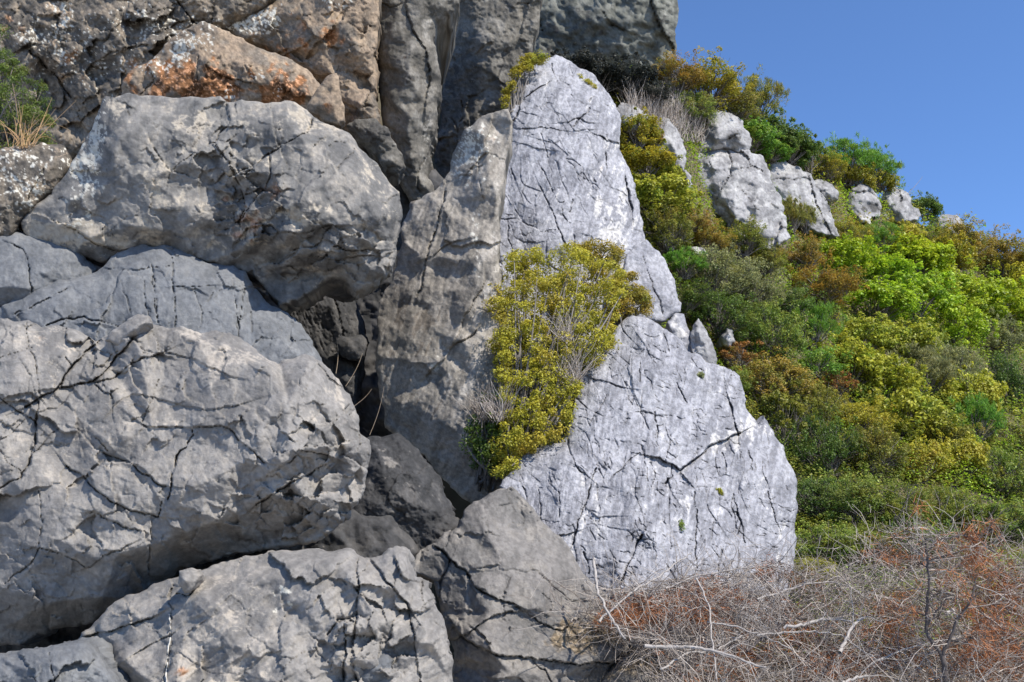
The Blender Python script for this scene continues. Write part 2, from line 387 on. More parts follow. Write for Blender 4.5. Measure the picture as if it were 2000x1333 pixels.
    def carve(line, w, depth, stepv=0.0):
        pad = 2 * w + (90 if stepv else 6)
        lx0, ly0 = line.min(0) - pad; lx1, ly1 = line.max(0) + pad
        i0, i1 = np.searchsorted(gxs, [lx0, lx1]); j0, j1 = np.searchsorted(gys, [ly0, ly1])
        if i1 <= i0 or j1 <= j0: return
        sl = (slice(j0, j1), slice(i0, i1))
        dist, _, _, side = seg_dist(X[sl], Yp[sl], line)
        wl = w * np.clip(.62 + .85 * wv[sl], .22, 1.25)
        H[sl] -= depth * np.clip(.45 + wl / w, .4, 1.2) * np.clip(1.15 - np.clip(dist + jit[sl] * .5, 0, None) / wl, 0, 1) ** .8
        if stepv: H[sl] += stepv * .5 * side * np.clip(1 - dist / 80.0, 0, 1) ** 2
    for c in cracks:
        line = rough_line(c[0], .065, rng, 4, False, 3); carve(line, c[1] * .62, c[2], c[3] if len(c) > 3 else 0.0)
    if strokes:
        for (n, ang, spread, l0, l1, w, depth) in strokes:
            for k in range(n):
                px = rng.uniform(x0, x1); py = rng.uniform(y0, y1)
                if perlin(np.array([px / 95.0]), np.array([py / 95.0]), seed + 90 + int(ang * 10))[0] < rng.uniform(-.45, .35): continue
                a = ang + rng.normal(0, spread); ln = rng.uniform(l0, l1) * rng.uniform(.4, 1)
                bend = rng.normal(0, .14) * ln
                dx, dy = math.cos(a), -math.sin(a)
                line = rough_line([(px, py), (px + dx * ln * .5 - dy * bend, py + dy * ln * .5 + dx * bend), (px + dx * ln, py + dy * ln)], .1, rng, 1)
                carve(line, w * rng.uniform(.7, 1.3), depth * rng.uniform(.25, 1.2), rng.normal(0, .012) if ln > 25 else 0)
    D = Y + gx * (X - cx) * mpp + gz * (cy - Yp) * mpp - H
    V = unproject(X, Yp, D)
    q4 = near[:-1, :-1] & near[1:, :-1] & near[:-1, 1:] & near[1:, 1:]
    anyin = ins[:-1, :-1] | ins[1:, :-1] | ins[:-1, 1:] | ins[1:, 1:]
    q4 &= anyin
    nid = np.arange(X.size).reshape(X.shape)
    quads = np.stack([nid[:-1, :-1], nid[1:, :-1], nid[1:, 1:], nid[:-1, 1:]], -1)[q4]
    # back of the stone: boundary edges swept back in shrinking rings
    e = np.concatenate([quads[:, [0, 1]], quads[:, [1, 2]], quads[:, [2, 3]], quads[:, [3, 0]]])
    key = np.minimum(e[:, 0], e[:, 1]) * X.size + np.maximum(e[:, 0], e[:, 1])
    _, inv, cnt = np.unique(key, return_inverse=True, return_counts=True)
    be = e[cnt[inv] == 1]
    used = np.zeros(X.size, bool); used[quads.ravel()] = True
    remap = -np.ones(X.size, int); ui = np.nonzero(used)[0]; remap[ui] = np.arange(len(ui))
    VV = V.reshape(-1, 3)[ui]; quads = remap[quads]; be = remap[be]
    bv = np.unique(be); bm = -np.ones(len(ui), int); bm[bv] = np.arange(len(bv))
    cen = VV.mean(0); rings = [VV]; faces = [quads]; prev = None; n = len(ui)
    RS = ((.993, .04), (.98, .09), (.96, .16), (.93, .25), (.88, .38), (.78, .6), (.55, .9)); bxy = np.stack([mx.ravel()[ui][bv], my.ravel()[ui][bv]], -1); rc = []
    for k, (sh, dp) in enumerate(RS):
        r = cen + (VV[bv] - cen) * np.array([sh, 1, sh]); r[:, 1] = VV[bv][:, 1] + thick * dp
        am = .05 * min(1.0, thick) * min(1, k / 2 + .3)
        r = r + am * np.stack([fbm3(r[:, 0] * 5, r[:, 1] * 5, r[:, 2] * 5, seed + 95 + i_, 4, .6) for i_ in range(3)], -1)
        rings.append(r); rc.append(np.column_stack([bxy, np.full(len(bv), -thick * dp)]))
        a0 = be[:, 0] if prev is None else prev + bm[be[:, 0]]; a1 = be[:, 1] if prev is None else prev + bm[be[:, 1]]
        faces.append(np.stack([a1, a0, n + bm[be[:, 0]], n + bm[be[:, 1]]], -1)); prev = n; n += len(bv)
    rings.append((cen + np.array([0, thick + .2, 0]))[None]); tris = np.stack([prev + bm[be[:, 1]], prev + bm[be[:, 0]], np.full(len(be), n)], -1)
    AV = np.concatenate(rings)
    if origin is None:
        origin = np.array([AV[:, 0].mean(), AV[:, 1].mean(), AV[:, 2].min()])
    org = np.asarray(origin, float)
    me = mesh_polys(name, AV - org, np.concatenate(faces), tris)
    # stain masks: lichen, rust, pale, dark crust and dark hollows (regions given by hand, broken up by noise)
    Hs = np.clip(blur(H, 2), -3, 3); NM = near; gx3, gy3, gz3 = mx[NM], my[NM], Hs[NM]
    def n3(sc_, sd_, o_, g_):
        q_ = np.zeros(X.shape); q_[NM] = fbm3(gx3 * sc_, gy3 * sc_, gz3 * sc_, sd_, o_, g_); return q_
    reg = np.zeros((4,) + X.shape); wob = fbm(mx * 5, my * 5, seed + 71, 3)
    for (ch, px, py, rx, ry, st) in mask:
        g = np.sqrt(((X - px) / rx) ** 2 + ((Yp - py) / ry) ** 2) + .35 * wob
        reg['lrpd'.index(ch)] += st * np.clip(1.5 - g, 0, 1)
    def sm(v, a, b): t_ = np.clip((v - a) / (b - a), 0, 1); return t_ * t_ * (3 - 2 * t_)
    s1 = n3(1.7, seed + 72, 4, .6); s2 = n3(4.5, seed + 73, 5, .58); s3 = n3(24, seed + 74, 3, .75)
    if streak:
        u2 = (mx * ca + my * sa) / (size_s * 5); v2 = (-mx * sa + my * ca) / size_s; s2 = .5 * s2 + .8 * fbm(u2, v2, seed + 75, 4, .65)
    f1, f2, cid, _, _ = worley(mx * 16 + .5 * s2, my * 16, seed + 76)
    ring = np.clip(1 - f1 * 2.0, 0, 1)
    lich = sm(.30 * s2 + .55 * s3 + .75 * ring * (cid > .4) + 1.0 * reg[0] - .72, 0, .07) * (reg[0] > .01)
    rust = sm(.4 * s1 + .5 * s2 + 1.5 * reg[1] - .55, 0, .5) * (reg[1] > .01)
    pale = sm(.55 * s2 + .25 * s3 + .35 * s1 + 1.0 * (reg[2] + pale_bias) - .62, 0, .35)
    dark = sm(.4 * s1 + .6 * s2 + .2 * s3 + 1.4 * reg[3] - .5, 0, .35) * (reg[3] > .01)
    vein = np.clip(1 - np.abs(fbm(mx * 3 + .3 * s2, my * 3, seed + 77, 4, .6)) * 16, 0, 1) * sm(s1, -.1, .5)
    def put(nm, chans):
        A = np.zeros((len(AV), 4), np.float32)
        for i, c_ in enumerate(chans): A[:len(ui), i] = c_.ravel()[ui]
        if nm == 'tone':
            q_ = np.concatenate(rc); m_ = len(q_); o_ = len(ui)
            A[o_:o_ + m_, 0] = np.clip(.5 + fbm3(q_[:, 0] * 1.7, q_[:, 1] * 1.7, q_[:, 2] * 1.7, seed + 72, 4, .6), 0, 1)
            A[o_:o_ + m_, 1] = np.clip(.5 + .8 * fbm3(q_[:, 0] * 4.5, q_[:, 1] * 4.5, q_[:, 2] * 4.5, seed + 73, 5, .58), 0, 1)
            A[o_:o_ + m_, 3] = np.clip(.5 + .7 * fbm3(q_[:, 0] * 24, q_[:, 1] * 24, q_[:, 2] * 24, seed + 74, 3, .75), 0, 1)
        else:
            for i, c_ in enumerate(chans): A[len(ui):len(ui) + len(bv) * len(RS), i] = np.tile(c_.ravel()[ui][bv], len(RS))
        at = me.attributes.new(nm, 'FLOAT_COLOR', 'POINT'); at.data.foreach_set('color', A.ravel())
    put('mask', (lich, rust, pale, dark)); put('tone', (np.clip(.5 + s1, 0, 1), np.clip(.5 + .8 * s2, 0, 1), vein, np.clip(.5 + .7 * s3, 0, 1)))
    if parent is not None:
        o = link(name, me, parent, mat, tuple(org - np.array(parent.location)))
    else:
        o = link(name, me, None, mat, tuple(org)); tag(o, label, cat, group)
    ROCKS[name + str(seed)] = o; SURF[seed] = (gxs, gys, D)
    return o
# ------------------------------------------------------------------ setting: ground, hillside
RIDGE = np.array([(600, 60), (1000, 130), (1200, 150), (1325, 165), (1400, 215), (1480, 250), (1560, 310), (1650, 350), (1740, 390), (1800, 425), (1900, 462), (2000, 530), (2150, 640), (2400, 800), (2800, 950)], float)
def ridge_py(px): return np.interp(px, RIDGE[:, 0], RIDGE[:, 1])
def hill_depth(px, py):
    rp = ridge_py(px); yr = np.interp(px, [1000, 1250, 2000, 2800], [16.5, 17.5, 27, 34.0])
    yb = np.interp(px, [900, 1600, 2400], [11.5, 10.5, 9.5])
    u = (1180 - np.asarray(py, float)) / (1180 - rp)
    return np.where(u > 0, yb + (yr - yb) * np.clip(u, 0, 1.2) ** 1.05, yb + u * 8)
def build_hill():
    pxs = np.linspace(600, 2800, 181); us = np.linspace(-.26, 1.0, 121)
    PX, U = np.meshgrid(pxs, us); PY = 1180 - U * (1180 - ridge_py(PX))
    D = hill_depth(PX, PY)
    V = unproject(PX, PY, D)
    V[..., 2] += .18 * fbm(V[..., 0] * .7, V[..., 1] * .7, 5, 4) - .12
    rows = [V]
    for k, (dy, dz) in enumerate(((1.5, -.3), (5, -2.5), (14, -9), (30, -22))):   # far side falls away behind the crest
        r = V[-1].copy(); r[:, 1] += dy; r[:, 2] = np.maximum(r[:, 2] + dz, -.4); rows.append(r[None])
    V = np.concatenate(rows); ny, nx = V.shape[:2]; nid = np.arange(ny * nx).reshape(ny, nx)
    q = np.stack([nid[:-1, :-1], nid[:-1, 1:], nid[1:, 1:], nid[1:, :-1]], -1).reshape(-1, 4)
    return mesh_polys('hillside', V.reshape(-1, 3), q)
M_SOIL = plain_mat('scrubby_hillside_soil', (.07, .06, .035), (.16, .13, .085), 3, .95, .6)
M_BOUNCE_GRAVEL = plain_mat('pale_bounce_gravel', (.34, .32, .29), (.46, .44, .41), 4, .95, .6)  # unseen ground, kept pale to bounce sunlight up onto the rocks
hill = tag(link('hillside', build_hill(), None, M_SOIL), kind='structure')
def build_ground():
    xs = np.concatenate([-np.geomspace(3000, 16, 24), np.linspace(-15, 15, 61), np.geomspace(16, 3000, 24)])
    ys = np.concatenate([-np.geomspace(3000, 9, 24), np.linspace(-8, 14, 45), np.geomspace(15, 3000, 24)])
    X, Y = np.meshgrid(xs, ys)
    t = np.clip((Y - 1.5) / 5.0, 0, 1); Z = .75 * t * t * (3 - 2 * t) * np.clip(1.5 - np.abs(X) / 30, 0, 1) + .05 * fbm(X, Y, 3, 3)
    V = np.stack([X, Y, Z], -1); nid = np.arange(X.size).reshape(X.shape)
    q = np.stack([nid[:-1, :-1], nid[:-1, 1:], nid[1:, 1:], nid[1:, :-1]], -1).reshape(-1, 4)
    return mesh_polys('ground', V.reshape(-1, 3), q)
tag(link('ground', build_ground(), None, M_BOUNCE_GRAVEL), kind='structure')
# ------------------------------------------------------------------ boulders, lower left pile
HALF = math.pi / 2
rock('boulder', [(-330,680),(0,622),(55,625),(85,640),(110,635),(160,650),(185,668),(200,660),(235,635),(270,615),(288,618),(295,632),(330,642),(352,637),(375,645),(392,652),(420,645),(450,650),(475,665),(500,682),(530,705),(545,712),(555,702),(575,700),(585,695),(600,693),(625,705),(650,730),(670,755),(690,790),(702,820),(706,850),(722,860),(724,890),(718,920),(714,950),(705,975),(680,1000),(670,1020),(640,1045),(600,1065),(540,1075),(480,1080),(440,1085),(400,1095),(345,1110),(300,1135),(260,1165),(215,1195),(190,1212),(150,1225),(90,1240),(40,1262),(0,1262),(-350,1184),(-400,932)],
  7.0, M_GREY, 'biggest cracked grey boulder at left, resting just above the lowest boulder', gx=-.22, gz=.12, seed=11, pale_bias=.10,
  ctrl=[(270,640,.18),(420,672,.25),(520,720,.34),(600,715,.22),(150,690,.22),(100,850,.42),(300,850,.50),(450,820,.50),(560,790,.46),(610,850,.44),(655,865,.30),(640,790,.30),(545,925,.62),(480,900,.60),(350,960,.60),(200,980,.58),(100,1050,.60),(230,1080,.58),(330,1050,.50),(420,1020,.42),(500,1000,.36),(600,975,.34),(650,940,.22),(570,1040,.06),(480,1050,.12),(100,1180,.42),(0,1150,.40),(0,900,.46),(0,700,.30),(200,1165,.32),(0,1225,.15),(290,1100,.32),(-200,1000,.45),(-200,800,.4),(-220,1150,.3)],
  edge=(7,.06), thick=1.7, big=(.55,0.072), small=(.14,.010), rough=(.22,0.0096),
  net=[(.55,1.8,.022,.02),(.24,1.4,.010,.010),(.13,1.2,.006,.010)], zones=[(620,920,90,110,.16,.7,.05),(520,1010,90,50,.14,.6,.05),(230,690,90,40,.13,.35,.03)],
  cracks=[([(50,795),(75,778),(105,765),(120,750),(128,730),(145,710),(165,688),(195,665)],3.4,.09,.03),([(120,757),(150,750),(180,745),(195,735),(215,715),(245,680),(280,640),(290,624)],3.0,.10,.04),([(180,745),(215,742),(240,725),(275,700),(325,685)],2.6,.06,.02),
   ([(53,630),(55,670),(68,700),(73,740),(75,790)],1.8,.035,.01),([(75,785),(72,840),(70,865),(62,890),(55,910),(40,935),(0,955)],4.5,.07,.03),([(0,775),(25,795),(55,815),(72,828)],2.2,.04,.02),([(115,838),(85,868),(65,885)],4.5,.05,.02),
   ([(376,840),(378,850),(365,872),(350,885),(343,905),(335,935),(328,975)],3.2,.10,.02),([(316,980),(310,1010)],2.2,.05),([(187,855),(210,880)],2.6,.05,.01),([(208,888),(245,900),(270,920),(300,940),(325,950)],2.6,.05,.025),([(130,910),(165,930),(190,960),(240,990),(310,1010)],3,.05,.03),
   ([(310,742),(300,770),(290,795),(278,825)],2.2,.04),([(185,750),(215,770),(223,785),(222,815)],2.2,.04,.015),([(280,830),(370,835),(420,832),(450,838),(480,870),(500,888),(520,905)],2.2,.045,.03),([(0,860),(30,840),(50,815)],1.8,.03),([(75,955),(80,1010),(78,1070)],1.8,.035,.01),([(78,1070),(50,1110),(10,1140)],2,.04),([(82,1072),(150,1095),(168,1110)],2,.04,.02),([(170,1110),(200,1085),(250,1065)],2,.04,.02),
   ([(290,1125),(292,1070),(296,1020)],2.2,.05,.02),([(0,700),(30,690),(62,680)],1.8,.03),([(128,698),(140,714)],2.2,.05),([(0,880),(14,905),(40,920)],1.8,.03),([(330,690),(370,700),(410,718),(450,735)],1.6,.02,.02),([(225,790),(260,770),(300,775),(350,790),(420,800),(470,790)],1.6,.014,.02),([(560,905),(590,880),(640,890)],2.6,.06,.05),([(500,985),(540,960),(600,930),(640,905)],3,.07,.06),([(180,1000),(240,1030),(285,1040)],2,.035,.02)],
  mask=[('p',130,665,60,25,.35),('p',400,690,130,40,.5),('p',640,800,50,90,.45),('r',120,655,35,14,.3),('p',350,830,120,10,.4),('p',560,930,90,60,.3)])
B0 = ROCKS['boulder11']
rock('rock_chunk', [(482,968),(498,942),(518,924),(538,932),(550,962),(546,990),(520,986),(500,975)], 6.42, M_GREY, parent=B0, gx=-.1, seed=12, ctrl=[(518,955,.10),(535,960,.08)], edge=(5,.04), thick=.3, big=(.2,.01), small=(.05,.004), rough=(.1,.006))
rock('rock_chunk', [(430,1010),(450,985),(490,978),(512,985),(515,1010),(500,1025),(465,1030)], 6.55, M_GREY, parent=B0, gx=-.1, seed=13, ctrl=[(470,1000,.10),(495,1000,.09)], edge=(5,.04), thick=.3, big=(.2,.01), small=(.05,.004), rough=(.1,.006))
rock('rock_chunk', [(560,930),(600,890),(640,880),(668,905),(650,945),(600,960),(575,955)], 6.58, M_GREY, parent=B0, gx=-.15, seed=14, ctrl=[(610,915,.12),(640,905,.10)], edge=(5,.05), thick=.35, big=(.2,.02), small=(.06,.006), rough=(.1,.006))
rock('rock_chunk', [(205,665),(238,634),(270,614),(290,617),(294,632),(268,655),(235,680),(222,672)], 6.86, M_GREY, parent=B0, gx=-.1, seed=15, ctrl=[(250,650,.07),(278,632,.06)], edge=(6,.05), thick=.35, big=(.2,.02), small=(.05,.006), rough=(.1,.008), mask=[('p',265,630,40,20,.6)])

rock('boulder', [(140,1265),(160,1235),(185,1215),(240,1168),(300,1140),(345,1128),(385,1118),(440,1100),(520,1080),(600,1072),(680,1073),(712,1090),(745,1085),(775,1066),(800,1075),(810,1125),(838,1135),(845,1160),(860,1200),(872,1245),(886,1290),(884,1333),(880,1460),(230,1460),(215,1330),(190,1290)],
  6.0, M_GREY, 'lowest grey boulder along the bottom edge with a thin white calcite vein', gx=-.14, gz=.30, seed=21, pale_bias=.12,
  ctrl=[(250,1190,.12),(330,1180,.22),(450,1150,.30),(560,1110,.30),(650,1100,.25),(620,1180,.42),(690,1140,.26),(700,1220,.30),(735,1130,.18),(745,1210,.36),(780,1110,.24),(790,1190,.30),(812,1150,.14),(830,1180,.24),(820,1260,.30),(845,1260,.26),(560,1270,.48),(460,1260,.40),(350,1270,.40),(250,1290,.30),(680,1300,.32),(740,1300,.38),(560,1390,.5),(350,1390,.45),(780,1390,.4)],
  edge=(6,.06), thick=1.3, big=(.40,0.072), small=(.12,.010), rough=(.2,0.0084), streak=(-.6,4.5,.16,.016),
  net=[(.5,2.0,.018,.015),(.17,1.2,.007,.012)], zones=[(760,1200,90,90,.20,.6,.05),(690,1280,60,60,.16,.6,.04)],
  cracks=[([(335,1150),(330,1180),(338,1190),(332,1240),(328,1290),(322,1340)],2.4,.035),([(165,1245),(215,1235),(270,1215),(300,1205)],3,.06,.03),([(262,1278),(300,1255),(335,1240)],2.4,.04,.02),([(700,1095),(702,1150),(698,1200),(690,1260),(700,1340)],4,.06,.05),([(738,1110),(770,1150),(800,1190)],3.4,.04,.06),([(672,1210),(675,1260),(672,1330)],3.6,.07,.02),([(800,1190),(810,1240),(815,1290),(822,1340)],3,.05,.03),([(640,1240),(660,1210),(690,1215)],4,.05),([(345,1160),(365,1165),(388,1145)],2.2,.05)],
  mask=[('p',450,1180,90,70,.35),('p',790,1110,40,60,.6),('p',400,1310,90,40,.55),('r',345,1310,30,14,.2),('l',552,1160,16,34,.55),('p',830,1250,40,70,.3)])
A0 = ROCKS['boulder21']
def vein(host, pts, wpx, parent):
    rng = np.random.default_rng(5); ln = rough_line(pts, .05, rng, 3); V = []; 
    for (x, y) in ln:
        w = wpx * rng.uniform(.5, 1.2)
        for dx in (-w, 0, w): V.append(unproject(x + dx, y, surf_depth(host, x, y) - (.012 if dx == 0 else -.01)))
    V = np.array(V) - np.array(parent.location); n = len(ln); q = [(3 * i + j, 3 * i + j + 1, 3 * i + j + 4, 3 * i + j + 3) for i in range(n - 1) for j in (0, 1)]
    return link('calcite_vein', mesh_polys('calcite_vein', V, q), parent, M_CALCITE)
M_CALCITE = plain_mat('white_calcite', (.42, .40, .36), (.55, .53, .48), 25)
vein(21, [(331,1200),(332,1232),(329,1262),(327,1300),(323,1345)], 2.0, A0)
rock('stone_block', [(347,1140),(350,1115),(368,1110),(384,1116),(388,1135),(378,1150),(360,1160)], 5.80, M_GREY, parent=A0, seed=23, ctrl=[(366,1132,.06)], edge=(5,.03), thick=.25, big=(.2,.01), small=(.05,.004), rough=(.1,.005))
rock('stone_block', [(698,1300),(715,1288),(750,1275),(768,1290),(772,1345),(700,1350)], 5.55, M_GREYB, parent=A0, seed=24, ctrl=[(730,1310,.06),(755,1300,.05)], edge=(6,.04), thick=.3, big=(.2,.015), small=(.05,.006), rough=(.1,.01))
rock('boulder', [(-300,1310),(0,1280),(60,1268),(130,1256),(165,1250),(185,1262),(205,1290),(228,1320),(238,1345),(240,1460),(-300,1441),(-340,1376)],
  5.75, M_GREYB, 'low bluish grey rock cut off by the bottom left corner', gx=-.1, gz=.35, seed=31, ctrl=[(60,1310,.16),(150,1290,.16),(195,1310,.12),(100,1390,.2)], edge=(12,.10), thick=1.0, big=(.3,.03), rough=(.2,.02), net=[(.3,2,.02,.015)],
  cracks=[([(95,1275),(100,1300),(106,1330)],1.8,.03)])

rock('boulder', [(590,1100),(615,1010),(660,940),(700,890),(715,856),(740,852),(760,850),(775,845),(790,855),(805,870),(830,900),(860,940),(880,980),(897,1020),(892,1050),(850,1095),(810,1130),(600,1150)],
  8.2, M_SHADEROCK, 'dark shaded boulder wedged low in the gap beside the biggest boulder', gx=.10, gz=.35, seed=41, ctrl=[(740,900,.26),(800,910,.26),(760,970,.42),(830,990,.30),(700,1010,.30),(780,1050,.2),(640,1050,.15)], edge=(16,.12), thick=1.2, big=(.4,.05), rough=(.2,.03), net=[(.4,2,.02,.02)], mask=[('p',745,900,45,40,.7),('p',850,990,20,60,.3)])
rock('rock_slab', [(800,1112),(812,1085),(850,1060),(866,1040),(895,1030),(905,1000),(940,975),(975,955),(1000,950),(1080,1040),(1150,1130),(1220,1200),(1235,1262),(1180,1330),(1140,1460),(860,1460),(886,1300),(860,1190),(842,1132),(812,1122)],
  7.5, M_LOW, 'cracked brownish grey slab sloping under the lower white boulder', cat='rock slab', gx=.05, gz=.45, seed=51,
  ctrl=[(870,1075,.10),(940,1010,.14),(900,1130,.28),(980,1100,.34),(1040,1100,.26),(960,1200,.40),(1060,1200,.36),(930,1240,.40),(1020,1260,.36),(1150,1230,.26),(1000,1320,.42),(1100,1320,.36),(1180,1270,.20)],
  edge=(7,.06), thick=1.4, big=(.5,0.080), small=(.15,.012), rough=(.2,0.0108), net=[(.34,1.7,.03,.035),(.9,2.2,.03,.05),(.16,1.2,.008,.012)],
  cracks=[([(850,1068),(880,1095),(892,1108),(910,1115),(925,1145),(960,1165),(1005,1180)],3.0,.09,.04),([(895,1235),(930,1262),(965,1278),(1030,1285),(1090,1292),(1190,1296)],3,.08,.06),([(1005,1185),(1040,1205),(1070,1222),(1100,1232),(1130,1210)],2.2,.05,.02),([(895,1245),(930,1225),(960,1205),(1000,1195)],2.5,.05,.05),([(1060,1160),(1080,1185),(1062,1205)],2,.04),([(1040,1290),(1065,1310),(1080,1340)],2.4,.05),([(880,1095),(860,1140),(858,1180)],5,.07,.02)],
  mask=[('r',1110,1240,70,40,.45),('r',960,1030,30,40,.25),('p',890,1205,10,12,1),('p',960,1050,50,50,.35),('r',1180,1250,50,30,.4)])
rock('rock_slab', [(1170,1340),(1200,1305),(1238,1262),(1262,1255),(1290,1262),(1330,1290),(1340,1460),(1150,1460)],
  7.2, M_LOW, 'small brown rock slab at the bottom edge beside the dead brush', cat='rock slab', gx=.05, gz=.45, seed=52, ctrl=[(1250,1310,.12),(1300,1350,.12),(1220,1390,.15)], edge=(12,.08), thick=.8, big=(.3,.03), rough=(.15,.02), mask=[('r',1260,1310,80,60,.5)])

rock('boulder', [(-300,1144),(200,1080),(420,1020),(620,980),(760,1000),(820,1080),(780,1180),(500,1220),(250,1280),(60,1330),(-300,1315),(-300,1230)], 7.9, M_SHADEROCK, 'added dark rock backing the shaded slit under the biggest boulder', seed=42, bulge=.1, edge=(30,.2), thick=.8, step=4, big=(.4,.05), rough=(.2,.03))  # backing rock added so the slit stays as dark as deep shade
# ------------------------------------------------------------------ middle of the left pile
rock('boulder', [(-330,633),(0,602),(20,590),(60,570),(85,560),(140,545),(190,530),(215,505),(240,490),(270,478),(325,478),(345,487),(380,500),(420,515),(455,518),(480,530),(495,560),(520,590),(560,610),(590,635),(610,665),(628,700),(632,780),(500,830),(0,790),(-330,761),(-390,697)],
  9.0, M_GREYB, 'blue grey rock with vertical dark streaks under the overhanging boulder', gx=-.05, gz=.38, seed=61,
  ctrl=[(120,585,.22),(220,560,.26),(300,520,.25),(400,550,.30),(470,560,.25),(330,620,.42),(450,640,.42),(540,650,.32),(580,690,.25),(200,640,.34),(80,640,.30),(300,720,.5),(500,740,.4),(100,730,.4)],
  edge=(11,.06), thick=1.4, big=(.7,0.072), small=(.16,.009), rough=(.25,0.0120), net=[(.6,2,.015,.015),(.22,1.2,.006,.010)],
  cracks=[([(333,490),(337,540),(342,600),(343,650)],2.2,.07,.01),([(293,510),(300,560),(308,630)],1.8,.05),([(281,545),(285,600),(292,640)],1.8,.04),([(300,540),(306,590),(312,640)],1.6,.04),([(478,565),(472,600),(466,660)],2.2,.07,.01),([(455,545),(459,590),(462,640)],1.8,.05),([(490,610),(493,650)],1.8,.04),([(418,530),(420,560),(405,590)],1.8,.03),([(200,522),(260,528),(330,520)],2,.03,.015),([(345,560),(390,560),(450,562),(490,560)],2,.03,.015),([(90,637),(120,625),(165,620),(200,630),(240,640)],4,.08,-.06),([(30,615),(70,595),(130,565)],3,.05,-.03),([(380,570),(392,600),(390,640)],2,.03),([(235,545),(240,570),(255,610)],2,.03)],
  mask=[('p',110,600,60,30,.35),('p',300,522,60,10,.3),('r',150,610,50,15,.15)])
rock('boulder', [(-300,480),(0,457),(60,458),(110,468),(150,490),(178,512),(192,528),(170,565),(60,615),(-320,637),(-360,559)],
  9.5, M_GREYB, 'smooth blue grey rock at left edge under the lichen rock', gx=-.05, gz=.38, seed=62, ctrl=[(40,500,.2),(120,510,.2),(60,560,.3),(-20,560,.3)], edge=(18,.14), thick=1.0, big=(.5,.04), rough=(.25,.02),
  cracks=[([(20,475),(45,487),(55,510),(58,540),(62,590)],2.2,.06,.02)])
rock('boulder', [(40,437),(62,402),(100,380),(135,330),(158,288),(172,262),(190,225),(199,200),(206,188),(225,192),(245,183),(300,187),(350,192),(410,190),(430,188),(445,200),(500,198),(565,197),(600,215),(615,230),(645,245),(690,270),(715,300),(745,335),(780,375),(786,410),(782,450),(772,505),(762,530),(745,545),(730,560),(695,572),(675,548),(650,545),(620,565),(575,590),(545,600),(525,575),(500,545),(440,522),(400,514),(330,492),(280,482),(230,497),(200,515),(160,502),(100,482),(60,470)],
  9.3, M_OVER, 'large overhanging grey boulder with reddish fractured centre at upper left', gx=-.16, gz=.02, seed=71, pale_bias=.24,
  ctrl=[(200,235,.16),(230,270,.36),(330,240,.30),(420,290,.34),(300,350,.44),(215,360,.30),(165,350,.10),(120,405,.20),(250,440,.30),(375,420,.34),(420,370,.16),(430,430,.14),(450,330,.40),(480,260,.34),(560,240,.28),(520,340,.46),(600,290,.36),(620,395,.62),(560,395,.56),(525,430,.44),(570,462,.58),(650,425,.60),(700,350,.42),(740,430,.42),(690,480,.44),(620,500,.32),(540,545,.02),(630,545,.04),(720,525,.30),(470,490,.24),(340,455,.28),(500,505,.10),(160,465,.18)],
  edge=(7,.06), thick=1.8, big=(.5,0.064), small=(.13,.012), rough=(.22,0.0096),
  net=[(.45,2.0,.02,.02),(.2,1.3,.008,.012)], zones=[(490,385,70,75,.20,.55,.07),(600,490,110,45,.24,.55,.07),(440,300,60,50,.18,.35,.04),(720,500,60,50,.14,.4,.04)],
  cracks=[([(443,205),(450,235),(430,260),(420,280),(455,330),(470,370),(480,405),(470,430)],2.6,.06,.04),([(610,235),(600,260),(560,280),(530,300),(500,325),(470,335)],3,.06,.05),([(500,325),(465,355),(450,330)],2.2,.05,.02),([(525,300),(530,340),(520,370),(490,400),(470,430),(440,450)],3,.06,.04),([(420,280),(380,300),(350,320),(330,350)],2.4,.035,.03),([(300,290),(320,320),(335,335),(370,345)],2.4,.035,-.03),([(247,190),(252,225)],2,.04),([(545,455),(600,455),(650,440),(620,480),(575,490)],3.4,.06,.05),([(480,450),(530,440),(545,455)],3,.06,.05),([(640,470),(690,490),(740,490)],2.6,.05,.04),([(610,500),(660,510),(730,500)],2.6,.05,.04),([(700,260),(690,300),(660,330)],2.6,.03,.03),([(100,430),(150,450),(200,480),(240,490)],2.6,.04,.03),([(480,380),(510,370),(540,380)],2.2,.05,.03),([(560,520),(600,530),(650,525)],3,.05,.04)],
  mask=[('l',160,330,30,90,.62),('l',190,240,14,60,.6),('r',490,400,60,60,.34),('r',420,455,80,26,.32),('r',540,355,40,20,.3),('p',400,440,160,60,.45),('p',290,330,90,60,.42),('p',300,230,120,40,.3),('p',470,290,60,60,.42),('p',130,460,110,22,.95),('d',330,270,70,50,.10),('d',410,380,40,60,.14),('p',560,230,120,30,.3),('p',600,420,60,30,.3)])
rock('boulder', [(-280,319),(0,292),(30,285),(60,285),(110,282),(125,285),(140,320),(120,370),(85,395),(50,430),(20,470),(-300,460),(-330,390)],
  9.8, M_BROWN, 'brown rock at left edge spotted with white lichen below the dry grass', gx=-.1, gz=.3, seed=72, ctrl=[(50,320,.18),(100,330,.14),(20,400,.22),(60,370,.2)], edge=(14,.1), thick=1.2, big=(.4,.04), rough=(.2,.03), mask=[('l',40,360,110,90,.42),('p',60,290,60,8,.6)],
  cracks=[([(85,330),(70,360),(55,390)],2.6,.05)])

